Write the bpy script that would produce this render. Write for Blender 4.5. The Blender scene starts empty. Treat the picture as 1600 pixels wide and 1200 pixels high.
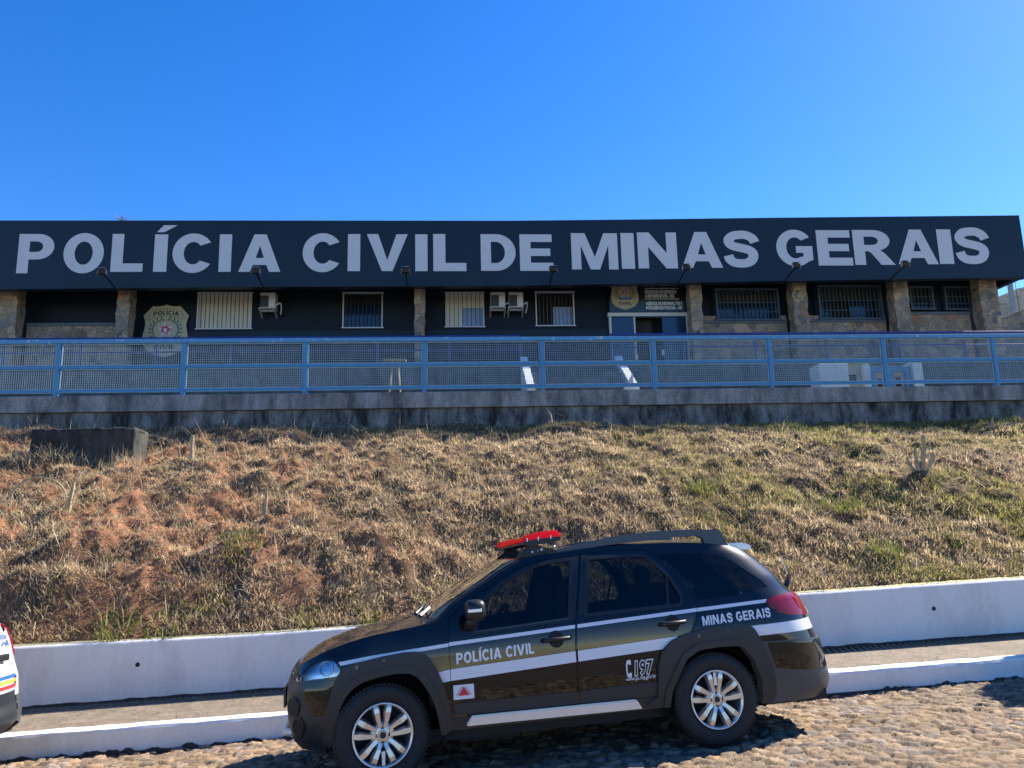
import bpy, math, random
import numpy as np
from mathutils import Vector, Matrix
from mathutils.geometry import delaunay_2d_cdt

random.seed(7)
RNG = np.random.default_rng(11)
S = bpy.context.scene
C = S.collection
PI = math.pi

# ------------------------------------------------------------------ materials
def newmat(name):
    m = bpy.data.materials.new(name); m.use_nodes = True
    nt = m.node_tree; b = nt.nodes['Principled BSDF']
    return m, nt, b

def mat(name, col, rough=.6, metal=0., spec=.5, coat=0., var=0., vscale=4., bump=0., bscale=30., col2=None, detail=6., c2lo=.45, c2hi=.62, coatrough=.05):
    m, nt, b = newmat(name)
    L = nt.links.new
    b.inputs['Base Color'].default_value = (*col, 1)
    b.inputs['Roughness'].default_value = rough
    b.inputs['Metallic'].default_value = metal
    b.inputs['Specular IOR Level'].default_value = spec
    b.inputs['Coat Weight'].default_value = coat
    b.inputs['Coat Roughness'].default_value = coatrough
    if var or col2 or bump:
        tc = nt.nodes.new('ShaderNodeTexCoord')
    if var or col2:
        n = nt.nodes.new('ShaderNodeTexNoise'); n.inputs['Scale'].default_value = vscale; n.inputs['Detail'].default_value = detail
        n.inputs['Roughness'].default_value = .62
        L(tc.outputs['Object'], n.inputs['Vector'])
        r = nt.nodes.new('ShaderNodeValToRGB')
        c2 = col2 if col2 else tuple(c*(1-var) for c in col)
        c1 = col if col2 else tuple(min(1, c*(1+var)) for c in col)
        r.color_ramp.elements[0].position = c2lo if col2 else .3; r.color_ramp.elements[1].position = c2hi if col2 else .7
        r.color_ramp.elements[0].color = (*c2, 1); r.color_ramp.elements[1].color = (*c1, 1)
        L(n.outputs['Fac'], r.inputs['Fac']); L(r.outputs['Color'], b.inputs['Base Color'])
    if bump:
        n2 = nt.nodes.new('ShaderNodeTexNoise'); n2.inputs['Scale'].default_value = bscale; n2.inputs['Detail'].default_value = 8
        L(tc.outputs['Object'], n2.inputs['Vector'])
        bp = nt.nodes.new('ShaderNodeBump'); bp.inputs['Strength'].default_value = bump; bp.inputs['Distance'].default_value = .02
        L(n2.outputs['Fac'], bp.inputs['Height']); L(bp.outputs['Normal'], b.inputs['Normal'])
    return m

def attr_mat(name, rough=.9, translucent=0., bump=0., bscale=60., spec=.2):
    m, nt, b = newmat(name); L = nt.links.new
    a = nt.nodes.new('ShaderNodeAttribute'); a.attribute_name = 'Col'
    b.inputs['Roughness'].default_value = rough; b.inputs['Specular IOR Level'].default_value = spec
    L(a.outputs['Color'], b.inputs['Base Color'])
    if bump:
        tc = nt.nodes.new('ShaderNodeTexCoord')
        n2 = nt.nodes.new('ShaderNodeTexNoise'); n2.inputs['Scale'].default_value = bscale; n2.inputs['Detail'].default_value = 8
        n2.inputs['Roughness'].default_value = .7
        L(tc.outputs['Object'], n2.inputs['Vector'])
        bp = nt.nodes.new('ShaderNodeBump'); bp.inputs['Strength'].default_value = bump; bp.inputs['Distance'].default_value = .02
        L(n2.outputs['Fac'], bp.inputs['Height']); L(bp.outputs['Normal'], b.inputs['Normal'])
        mx = nt.nodes.new('ShaderNodeMix'); mx.data_type = 'RGBA'; mx.blend_type = 'MULTIPLY'; mx.inputs['Factor'].default_value = .55
        rr = nt.nodes.new('ShaderNodeValToRGB'); rr.color_ramp.elements[0].position = .3; rr.color_ramp.elements[1].position = .65
        rr.color_ramp.elements[0].color = (.45, .42, .4, 1); rr.color_ramp.elements[1].color = (1.15, 1.15, 1.15, 1)
        L(n2.outputs['Fac'], rr.inputs['Fac']); L(a.outputs['Color'], mx.inputs['A']); L(rr.outputs['Color'], mx.inputs['B'])
        L(mx.outputs['Result'], b.inputs['Base Color'])
    if translucent:
        t = nt.nodes.new('ShaderNodeBsdfTranslucent'); L(a.outputs['Color'], t.inputs['Color'])
        mix = nt.nodes.new('ShaderNodeMixShader'); mix.inputs['Fac'].default_value = translucent
        out = nt.nodes['Material Output']
        L(b.outputs['BSDF'], mix.inputs[1]); L(t.outputs['BSDF'], mix.inputs[2]); L(mix.outputs['Shader'], out.inputs['Surface'])
    return m

def glass_mat(name, tint, refl_rough=.01, ior=1.5):
    m, nt, b = newmat(name); L = nt.links.new
    nt.nodes.remove(b)
    tr = nt.nodes.new('ShaderNodeBsdfTransparent'); tr.inputs['Color'].default_value = (*tint, 1)
    g = nt.nodes.new('ShaderNodeBsdfGlossy'); g.inputs['Roughness'].default_value = refl_rough
    f = nt.nodes.new('ShaderNodeFresnel'); f.inputs['IOR'].default_value = ior
    mix = nt.nodes.new('ShaderNodeMixShader')
    L(f.outputs['Fac'], mix.inputs['Fac']); L(tr.outputs['BSDF'], mix.inputs[1]); L(g.outputs['BSDF'], mix.inputs[2])
    L(mix.outputs['Shader'], nt.nodes['Material Output'].inputs['Surface'])
    return m

def stone_mat(name, scale=3.2, tone=1.0):
    """irregular flagstones with raised joints"""
    m, nt, b = newmat(name); L = nt.links.new
    tc = nt.nodes.new('ShaderNodeTexCoord')
    nz = nt.nodes.new('ShaderNodeTexNoise'); nz.inputs['Scale'].default_value = 5
    L(tc.outputs['Object'], nz.inputs['Vector'])
    add = nt.nodes.new('ShaderNodeVectorMath'); add.operation = 'MULTIPLY_ADD'
    add.inputs[1].default_value = (.22, .22, .22)
    L(nz.outputs['Color'], add.inputs[0]); L(tc.outputs['Object'], add.inputs[2])
    v1 = nt.nodes.new('ShaderNodeTexVoronoi'); v1.inputs['Scale'].default_value = scale
    v2 = nt.nodes.new('ShaderNodeTexVoronoi'); v2.feature = 'DISTANCE_TO_EDGE'; v2.inputs['Scale'].default_value = scale
    L(add.outputs['Vector'], v1.inputs['Vector']); L(add.outputs['Vector'], v2.inputs['Vector'])
    sep = nt.nodes.new('ShaderNodeSeparateColor'); L(v1.outputs['Color'], sep.inputs['Color'])
    r = nt.nodes.new('ShaderNodeValToRGB'); cr = r.color_ramp
    cols = [(.0, (.10, .085, .07)), (.25, (.25, .18, .115)), (.5, (.34, .235, .145)), (.7, (.19, .155, .125)), (.85, (.40, .275, .165)), (1., (.28, .14, .08))]
    cr.elements[0].position = 0; cr.elements[0].color = (*[c*tone for c in cols[0][1]], 1)
    cr.elements[1].position = 1; cr.elements[1].color = (*[c*tone for c in cols[-1][1]], 1)
    for p, c in cols[1:-1]:
        e = cr.elements.new(p); e.color = (*[q*tone for q in c], 1)
    L(sep.outputs['Red'], r.inputs['Fac'])
    n3 = nt.nodes.new('ShaderNodeTexNoise'); n3.inputs['Scale'].default_value = 22; n3.inputs['Detail'].default_value = 7
    L(tc.outputs['Object'], n3.inputs['Vector'])
    mul = nt.nodes.new('ShaderNodeMix'); mul.data_type = 'RGBA'; mul.blend_type = 'MULTIPLY'; mul.inputs['Factor'].default_value = .7
    rr = nt.nodes.new('ShaderNodeValToRGB'); rr.color_ramp.elements[0].position = .3; rr.color_ramp.elements[1].position = .7
    rr.color_ramp.elements[0].color = (.4, .4, .4, 1); rr.color_ramp.elements[1].color = (1.3, 1.3, 1.3, 1)
    L(n3.outputs['Fac'], rr.inputs['Fac']); L(r.outputs['Color'], mul.inputs['A']); L(rr.outputs['Color'], mul.inputs['B'])
    j = nt.nodes.new('ShaderNodeValToRGB'); j.color_ramp.elements[0].position = .012; j.color_ramp.elements[1].position = .05
    L(v2.outputs['Distance'], j.inputs['Fac'])
    mx = nt.nodes.new('ShaderNodeMix'); mx.data_type = 'RGBA'
    L(j.outputs['Color'], mx.inputs['Factor']); mx.inputs['A'].default_value = (.32*tone, .28*tone, .23*tone, 1); L(mul.outputs['Result'], mx.inputs['B'])
    L(mx.outputs['Result'], b.inputs['Base Color'])
    b.inputs['Roughness'].default_value = .8
    hm = nt.nodes.new('ShaderNodeMath'); hm.operation = 'MULTIPLY_ADD'; hm.inputs[1].default_value = .5
    L(n3.outputs['Fac'], hm.inputs[0]); L(j.outputs['Color'], hm.inputs[2])
    bp = nt.nodes.new('ShaderNodeBump'); bp.inputs['Strength'].default_value = .9; bp.inputs['Distance'].default_value = .04
    L(hm.outputs['Value'], bp.inputs['Height']); L(bp.outputs['Normal'], b.inputs['Normal'])
    return m

def concrete_mat(name, light, dark, streak=1.2, lo=.40, hi=.62, bump=.5, grain=.8, rough=.9, spec=.5):
    """weathered concrete: blotches plus vertical black runs"""
    m, nt, b = newmat(name); L = nt.links.new
    tc = nt.nodes.new('ShaderNodeTexCoord')
    mp = nt.nodes.new('ShaderNodeMapping'); mp.inputs['Scale'].default_value = (streak, streak, streak*.35)
    L(tc.outputs['Object'], mp.inputs['Vector'])
    n = nt.nodes.new('ShaderNodeTexNoise'); n.inputs['Scale'].default_value = 1.6; n.inputs['Detail'].default_value = 9; n.inputs['Roughness'].default_value = .72
    L(mp.outputs['Vector'], n.inputs['Vector'])
    r = nt.nodes.new('ShaderNodeValToRGB'); r.color_ramp.elements[0].position = lo; r.color_ramp.elements[1].position = hi
    r.color_ramp.elements[0].color = (*dark, 1); r.color_ramp.elements[1].color = (*light, 1)
    L(n.outputs['Fac'], r.inputs['Fac'])
    n2 = nt.nodes.new('ShaderNodeTexNoise'); n2.inputs['Scale'].default_value = 28; n2.inputs['Detail'].default_value = 8; n2.inputs['Roughness'].default_value = .75
    L(tc.outputs['Object'], n2.inputs['Vector'])
    rr = nt.nodes.new('ShaderNodeValToRGB'); rr.color_ramp.elements[0].position = .32; rr.color_ramp.elements[1].position = .66
    rr.color_ramp.elements[0].color = (.35, .35, .35, 1); rr.color_ramp.elements[1].color = (1.25, 1.25, 1.25, 1)
    L(n2.outputs['Fac'], rr.inputs['Fac'])
    mul = nt.nodes.new('ShaderNodeMix'); mul.data_type = 'RGBA'; mul.blend_type = 'MULTIPLY'; mul.inputs['Factor'].default_value = grain
    L(r.outputs['Color'], mul.inputs['A']); L(rr.outputs['Color'], mul.inputs['B'])
    L(mul.outputs['Result'], b.inputs['Base Color'])
    b.inputs['Roughness'].default_value = rough; b.inputs['Specular IOR Level'].default_value = spec
    bp = nt.nodes.new('ShaderNodeBump'); bp.inputs['Strength'].default_value = bump; bp.inputs['Distance'].default_value = .02
    L(n2.outputs['Fac'], bp.inputs['Height']); L(bp.outputs['Normal'], b.inputs['Normal'])
    return m

M = {}
M['navy'] = concrete_mat('navy_paint', (.0050, .020, .036), (.0028, .013, .025), .45, .32, .68, .05, .12, .45, .35)
M['navy_wall'] = mat('navy_wall_paint', (.0015, .007, .015), .5, spec=.25, var=.25, vscale=2, bump=.15, bscale=40)
M['dado'] = mat('dado_paint', (.005, .018, .034), .5, spec=.3, var=.25, vscale=2)
M['letter'] = mat('letter_paint', (.60, .585, .57), .5, var=.03, vscale=3)
M['stone'] = stone_mat('flagstone', 3.2, 1.35)
M['stonep'] = stone_mat('pillar_stone', 4.5, 1.35)
M['sill'] = mat('grey_sill', (.12, .13, .14), .8, var=.3, vscale=8)
M['blue'] = mat('blue_metal', (.048, .225, .42), .45, col2=(.34, .42, .48), vscale=9, c2lo=.30, c2hi=.34, detail=9)
M['blue_top'] = mat('worn_sunlit_rail', (.075, .27, .48), .5, col2=(.55, .57, .54), vscale=14, c2lo=.34, c2hi=.40, detail=9)  # pale flecks: worn paint plus sunlit top-edge highlights put into the colour
M['blue_wire'] = mat('blue_wire', (.23, .33, .39), .6, var=.2, vscale=6)
M['navy_rail'] = mat('dark_blue_rail', (.015, .045, .20), .45, var=.2, vscale=5)
M['conc_top'] = concrete_mat('pale_concrete', (.36, .35, .33), (.10, .10, .10), 1.3, .38, .60)
M['conc_low'] = concrete_mat('stained_concrete', (.29, .285, .27), (.020, .021, .022), 1.5, .41, .62, .9)
M['conc_blk'] = concrete_mat('mossy_block', (.075, .07, .06), (.012, .013, .013), 1.6, .42, .66)
M['conc_pave'] = concrete_mat('pavement_concrete', (.265, .205, .14), (.16, .125, .085), 3.0, .35, .65, .3)
M['terr'] = concrete_mat('terrace_concrete', (.15, .165, .165), (.06, .07, .07), 1.5, .38, .6)
M['white'] = concrete_mat('white_wall_paint', (.76, .74, .72), (.60, .575, .54), 1.1, .30, .52, .12, .13, .6)
M['white_trim'] = mat('white_trim', (.62, .62, .60), .5, var=.05, vscale=4)
M['whitep'] = mat('white_plaster', (.70, .70, .70), .7, var=.08, vscale=3)
M['beige'] = mat('beige_plaster', (.50, .43, .31), .8, var=.12, vscale=2, bump=.15)
M['dark'] = mat('dark_void', (.004, .005, .006), .7)
M['room'] = mat('room_grey', (.03, .033, .03), .8)
M['cream'] = mat('cream_blind', (.82, .76, .62), .7, var=.06, vscale=3)
M['bluecurt'] = mat('pale_blue_curtain', (.30, .42, .62), .7, var=.15, vscale=6)
M['pane'] = mat('window_glass_blue', (.010, .028, .06), .06, spec=.6)
M['pane2'] = mat('door_glass_blue', (.015, .05, .10), .12, spec=.6)
M['winbar'] = mat('window_bar_dark', (.02, .024, .028), .5)
M['greybar'] = mat('window_bar_grey', (.055, .08, .10), .6, var=.2, vscale=8)
M['acwhite'] = mat('air_conditioner_white', (.62, .63, .62), .5, var=.06, vscale=6)
M['acgrey'] = mat('air_conditioner_grille', (.045, .055, .07), .6)
M['acbracket'] = mat('bracket_galvanised', (.34, .33, .31), .6, var=.2, vscale=12)
M['lampblk'] = mat('floodlight_black', (.012, .012, .014), .5)
M['lampchr'] = mat('floodlight_lens', (.6, .6, .6), .15, metal=.6)
M['khaki'] = mat('crest_khaki', (.50, .45, .30), .6, var=.06, vscale=4)
M['gold'] = mat('crest_gold', (.44, .38, .24), .5, var=.06, vscale=4)
M['black'] = mat('black_paint', (.01, .01, .012), .5)
M['crestline'] = mat('crest_line_brown', (.17, .14, .09), .6)
M['green'] = mat('crest_green', (.03, .14, .08), .6)
M['red'] = mat('crest_red', (.50, .03, .06), .5)
M['pink'] = mat('crest_pink', (.62, .30, .36), .5)
M['wht'] = mat('crest_white', (.75, .74, .76), .5)
M['ribbon'] = mat('crest_ribbon_blue', (.03, .10, .33), .5)
M['signblue'] = mat('sign_blue', (.02, .055, .10), .4)
M['signblk'] = mat('sign_black', (.006, .010, .014), .4)
M['signtxt'] = mat('sign_text_white', (.75, .75, .75), .5)
M['wood'] = mat('weathered_wood', (.26, .20, .12), .8, var=.3, vscale=20)
M['stump'] = mat('cut_stump_wood', (.40, .31, .18), .85, var=.35, vscale=25, bump=.6, bscale=60)
M['bark'] = mat('bark', (.10, .07, .045), .9, var=.4, vscale=20, bump=.8, bscale=40)
M['iron'] = mat('grate_iron', (.035, .032, .03), .7, var=.4, vscale=15)
M['ground'] = mat('far_ground', (.16, .13, .07), .95, var=.3, vscale=.3)
M['lawn'] = mat('lawn_soil', (.10, .10, .035), .95, var=.4, vscale=3)
M['bank'] = attr_mat('bank_soil', .95, 0, 1., 55)
M['blade'] = attr_mat('dry_grass', .75, .42)
M['gblade'] = attr_mat('green_grass', .6, .40)
M['cobble'] = attr_mat('cobblestone', .85, 0, .55, 60, spec=.25)
# cars
M['paint'] = mat('car_black_paint', (.0025, .0025, .003), .35, coat=1., coatrough=.012, spec=.05)
M['paint_top'] = mat('car_black_paint_dusty', (.010, .0095, .009), .40, coat=.8, coatrough=.06, spec=.2, var=.35, vscale=6)
M['satin'] = mat('car_satin_black', (.009, .009, .010), .42)
M['plastic'] = mat('car_grey_plastic', (.012, .015, .020), .42, var=.12, vscale=8, bump=.05, bscale=200)
M['plastic2'] = mat('car_bumper_grey', (.050, .054, .058), .4, var=.15, vscale=5)
M['railgrey'] = mat('roof_rail_grey', (.035, .050, .065), .3)
M['silver'] = mat('car_silver', (.72, .72, .72), .35, metal=.5, var=.05, vscale=8)
M['alloy'] = mat('alloy_silver', (.60, .59, .57), .26, metal=.85, var=.06, vscale=14)
M['alloyd'] = mat('alloy_dusty', (.32, .29, .25), .5, metal=.5, var=.2, vscale=10)
M['tyre'] = mat('tyre_rubber', (.012, .012, .012), .75, var=.35, vscale=18, bump=.25, bscale=90)
M['decal'] = mat('white_decal', (.70, .70, .74), .35, coat=.5)
M['tail'] = mat('tail_red', (.20, .003, .010), .2, spec=.2, coat=.6, var=.2, vscale=20)
M['lens_red'] = mat('lightbar_red', (.80, .003, .025), .3, coat=.4, spec=.2)
_nt = M['lens_red'].node_tree; _t = _nt.nodes.new('ShaderNodeBsdfTranslucent'); _t.inputs['Color'].default_value = (.9, .003, .03, 1)
_mx = _nt.nodes.new('ShaderNodeMixShader'); _mx.inputs['Fac'].default_value = .55
_nt.links.new(_nt.nodes['Principled BSDF'].outputs['BSDF'], _mx.inputs[1]); _nt.links.new(_t.outputs['BSDF'], _mx.inputs[2]); _nt.links.new(_mx.outputs['Shader'], _nt.nodes['Material Output'].inputs['Surface'])
M['clear'] = mat('lamp_clear', (.65, .68, .70), .12, metal=.3)
M['lampin'] = mat('lamp_reflector', (.55, .57, .58), .22, metal=.9, var=.35, vscale=14)
M['lens'] = glass_mat('lamp_lens', (.86, .90, .92), .02, 1.5)
M['glass'] = glass_mat('tinted_glass', (.23, .265, .26), .01, 1.45)
M['glassd'] = glass_mat('dark_tinted_glass', (.13, .145, .15), .01, 1.5)
M['glassw'] = glass_mat('windscreen_glass', (.55, .60, .58), .02, 1.5)
M['cabin'] = mat('car_cabin', (.012, .012, .013), .85)
M['seat'] = mat('seat_fabric', (.018, .018, .02), .9)
M['wpaint'] = mat('car_white_paint', (.72, .73, .74), .25, coat=1., coatrough=.03)
M['dblue'] = mat('stripe_blue', (.02, .10, .42), .4)
M['dyel'] = mat('stripe_yellow', (.80, .45, .03), .4)
M['dred'] = mat('stripe_red', (.62, .02, .03), .4)
M['crownleaf'] = attr_mat('tree_leaf', .5, .3)
# gold gradient decal (printed gradient)
m, nt, b = newmat('gold_fade_decal')
a = nt.nodes.new('ShaderNodeAttribute'); a.attribute_name = 'Col'
nt.links.new(a.outputs['Color'], b.inputs['Base Color'])
b.inputs['Roughness'].default_value = .3; b.inputs['Coat Weight'].default_value = .7; b.inputs['Coat Roughness'].default_value = .03
M['goldfade'] = m

# ------------------------------------------------------------------ object helpers
def link(o, parent=None):
    C.objects.link(o)
    if parent is not None: o.parent = parent
    return o

def tag(o, label=None, cat=None, group=None, kind=None):
    if label: o['label'] = label
    if cat: o['category'] = cat
    if group: o['group'] = group
    if kind: o['kind'] = kind
    return o

def thing(name, label, cat, loc=(0, 0, 0), group=None):
    o = bpy.data.objects.new(name, None); o.empty_display_size = .2
    link(o); o.location = loc
    return tag(o, label, cat, group)

def mesh_obj(name, verts, faces, m, parent=None, smooth=False, cols=None):
    me = bpy.data.meshes.new(name)
    me.from_pydata([tuple(v) for v in verts], [], [tuple(f) for f in faces])
    if smooth:
        me.polygons.foreach_set('use_smooth', [True]*len(me.polygons))
    if cols is not None:
        at = me.color_attributes.new('Col', 'FLOAT_COLOR', 'POINT')
        at.data.foreach_set('color', np.asarray(cols, np.float32).ravel())
    me.materials.append(M[m] if isinstance(m, str) else m)
    me.update()
    o = bpy.data.objects.new(name, me)
    return link(o, parent)

def np_obj(name, V, F, m, parent=None, cols=None, smooth=False):
    """V (n,3), F (k,3 or 4) numpy"""
    me = bpy.data.meshes.new(name)
    n = len(V); k, s = F.shape
    me.vertices.add(n); me.vertices.foreach_set('co', np.ascontiguousarray(V, np.float32).ravel())
    me.loops.add(k*s); me.loops.foreach_set('vertex_index', np.ascontiguousarray(F, np.int32).ravel())
    me.polygons.add(k); me.polygons.foreach_set('loop_start', np.arange(0, k*s, s, dtype=np.int32))
    if smooth: me.polygons.foreach_set('use_smooth', np.ones(k, bool))
    me.update(calc_edges=True)
    if cols is not None:
        if cols.shape[1] == 3: cols = np.hstack([cols, np.ones((len(cols), 1))])
        at = me.color_attributes.new('Col', 'FLOAT_COLOR', 'POINT')
        at.data.foreach_set('color', np.ascontiguousarray(cols, np.float32).ravel())
    me.materials.append(M[m]); me.validate()
    o = bpy.data.objects.new(name, me)
    return link(o, parent)

class MB:
    def __init__(s): s.v = []; s.f = []
    def add(s, vs, fs):
        b = len(s.v); s.v += [tuple(v) for v in vs]; s.f += [tuple(b+i for i in f) for f in fs]; return s
    def box(s, x0, x1, y0, y1, z0, z1):
        return s.add([(x0,y0,z0),(x1,y0,z0),(x1,y1,z0),(x0,y1,z0),(x0,y0,z1),(x1,y0,z1),(x1,y1,z1),(x0,y1,z1)],
                     [(0,3,2,1),(4,5,6,7),(0,1,5,4),(1,2,6,5),(2,3,7,6),(3,0,4,7)])
    def prism(s, poly, y0, y1):
        """poly in (x,z) extruded along y"""
        n = len(poly)
        vs = [(x, y0, z) for x, z in poly]+[(x, y1, z) for x, z in poly]
        fs = [tuple(range(n)), tuple(range(2*n-1, n-1, -1))]+[(i, (i+1) % n, n+(i+1) % n, n+i) for i in range(n)]
        return s.add(vs, fs)
    def tube(s, pts, r, n=8, r2=None, cap=True):
        pts = [Vector(p) for p in pts]; k = len(pts); b = len(s.v); up = Vector((0, 0, 1))
        for i, p in enumerate(pts):
            d = (pts[min(i+1, k-1)]-pts[max(i-1, 0)]).normalized()
            a = d.cross(up)
            if a.length < 1e-3: a = d.cross(Vector((1, 0, 0)))
            a.normalize(); c = d.cross(a)
            rr = r if r2 is None else r+(r2-r)*i/(k-1)
            for j in range(n):
                t = 2*PI*j/n; s.v.append(tuple(p+a*rr*math.cos(t)+c*rr*math.sin(t)))
        for i in range(k-1):
            for j in range(n):
                s.f.append((b+i*n+j, b+i*n+(j+1) % n, b+(i+1)*n+(j+1) % n, b+(i+1)*n+j))
        if cap:
            s.f.append(tuple(b+j for j in range(n))[::-1]); s.f.append(tuple(b+(k-1)*n+j for j in range(n)))
        return s
    def lathe_y(s, prof, cx, cz, n=48):
        """prof list of (r, y); axis along y"""
        b = len(s.v); k = len(prof)
        for r, y in prof:
            for j in range(n):
                t = 2*PI*j/n; s.v.append((cx+r*math.cos(t), y, cz+r*math.sin(t)))
        for i in range(k-1):
            for j in range(n):
                s.f.append((b+i*n+j, b+i*n+(j+1) % n, b+(i+1)*n+(j+1) % n, b+(i+1)*n+j))
        return s
    def ellipsoid(s, c, r, n=14, p=1.0):
        b = len(s.v); sg = lambda v: math.copysign(abs(v)**p, v)
        for i in range(n+1):
            a = -PI/2+PI*i/n
            for j in range(2*n):
                t = PI*j/n
                s.v.append((c[0]+r[0]*sg(math.cos(a))*sg(math.cos(t)), c[1]+r[1]*sg(math.cos(a))*sg(math.sin(t)), c[2]+r[2]*sg(math.sin(a))))
        for i in range(n):
            for j in range(2*n):
                s.f.append((b+i*2*n+j, b+i*2*n+(j+1) % (2*n), b+(i+1)*2*n+(j+1) % (2*n), b+(i+1)*2*n+j))
        return s
    def build(s, name, m, parent=None, smooth=False, bevel=0.):
        o = mesh_obj(name, s.v, s.f, m, parent, smooth)
        if bevel:
            md = o.modifiers.new('bevel', 'BEVEL'); md.width = bevel; md.segments = 2; md.limit_method = 'ANGLE'
        return o

def copy_tree(o, parent=None):
    c = o.copy(); C.objects.link(c); c.parent = parent
    for ch in list(o.children): copy_tree(ch, c)
    return c

def lerp(pts, x):
    if x <= pts[0][0]: return pts[0][1]
    for (a, b), (c, d) in zip(pts, pts[1:]):
        if x <= c: return b+(d-b)*(x-a)/(c-a)
    return pts[-1][1]

# numpy value noise
def vnoise(x, y, seed=0):
    xi = np.floor(x).astype(np.int64); yi = np.floor(y).astype(np.int64); fx = x-xi; fy = y-yi
    def h(a, b):
        n = (a*374761393+b*668265263+seed*974634777) & 0xffffffff
        n = ((n ^ (n >> 13))*1274126177) & 0xffffffff
        return ((n ^ (n >> 16)) & 0xffff)/65535.
    u = fx*fx*(3-2*fx); v = fy*fy*(3-2*fy)
    return (h(xi, yi)*(1-u)+h(xi+1, yi)*u)*(1-v)+(h(xi, yi+1)*(1-u)+h(xi+1, yi+1)*u)*v
def fbm(x, y, oct=4, seed=0, g=.5):
    r = 0; a = 1; t = 0
    for i in range(oct):
        r = r+a*vnoise(x*2**i+17.3*i, y*2**i-9.1*i, seed+i); t += a; a *= g
    return r/t

# ------------------------------------------------------------------ 2D shapes
def pip(poly, x, y):
    c = False; n = len(poly); j = n-1
    for i in range(n):
        xi, yi = poly[i]; xj, yj = poly[j]
        if (yi > y) != (yj > y) and x < (xj-xi)*(y-yi)/(yj-yi)+xi: c = not c
        j = i
    return c

def dens(poly, d):
    out = []
    n = len(poly)
    for i in range(n):
        a = poly[i]; b = poly[(i+1) % n]
        k = max(1, int(math.hypot(b[0]-a[0], b[1]-a[1])/d))
        for q in range(k): out.append((a[0]+(b[0]-a[0])*q/k, a[1]+(b[1]-a[1])*q/k))
    return out

def triangulate(loops, pred, extra=()):
    vs = []; es = []
    for l in loops:
        b = len(vs); vs += [Vector(p) for p in l]
        es += [(b+i, b+(i+1) % len(l)) for i in range(len(l))]
    vs += [Vector(p) for p in extra]
    V, E, F, *_ = delaunay_2d_cdt(vs, es, [], 0, 1e-6)
    keep = []
    for f in F:
        cx = sum(V[i][0] for i in f)/len(f); cy = sum(V[i][1] for i in f)/len(f)
        if pred(cx, cy): keep.append(tuple(f))
    used = sorted({i for f in keep for i in f}); mp = {u: i for i, u in enumerate(used)}
    return [(V[u][0], V[u][1]) for u in used], [tuple(mp[i] for i in f) for f in keep]

def evenodd(loops):
    def p(x, y):
        c = False
        for l in loops:
            if pip(l, x, y): c = not c
        return c
    return triangulate(loops, p)

def arc(cx, cy, rx, ry, a0, a1, n=24, p=1.0):
    out = []
    for i in range(n+1):
        a = math.radians(a0+(a1-a0)*i/n); c = math.cos(a); s_ = math.sin(a)
        out.append((cx+rx*math.copysign(abs(c)**p, c), cy+ry*math.copysign(abs(s_)**p, s_)))
    return out

def catmull(pts, n=8):
    out = []
    for i in range(len(pts)-1):
        p0 = pts[max(i-1, 0)]; p1 = pts[i]; p2 = pts[i+1]; p3 = pts[min(i+2, len(pts)-1)]
        for k in range(n):
            t = k/n
            out.append(tuple(.5*((2*b)+(c-a)*t+(2*a-5*b+4*c-d)*t*t+(-a+3*b-3*c+d)*t**3) for a, b, c, d in zip(p0, p1, p2, p3)))
    out.append(tuple(pts[-1])); return out

def stroke(pts, w):
    L_ = []; R_ = []
    for i, p in enumerate(pts):
        a = pts[max(i-1, 0)]; b = pts[min(i+1, len(pts)-1)]
        dx, dy = b[0]-a[0], b[1]-a[1]; l = math.hypot(dx, dy) or 1
        L_.append((p[0]-dy/l*w/2, p[1]+dx/l*w/2)); R_.append((p[0]+dy/l*w/2, p[1]-dx/l*w/2))
    return L_+R_[::-1]

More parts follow.
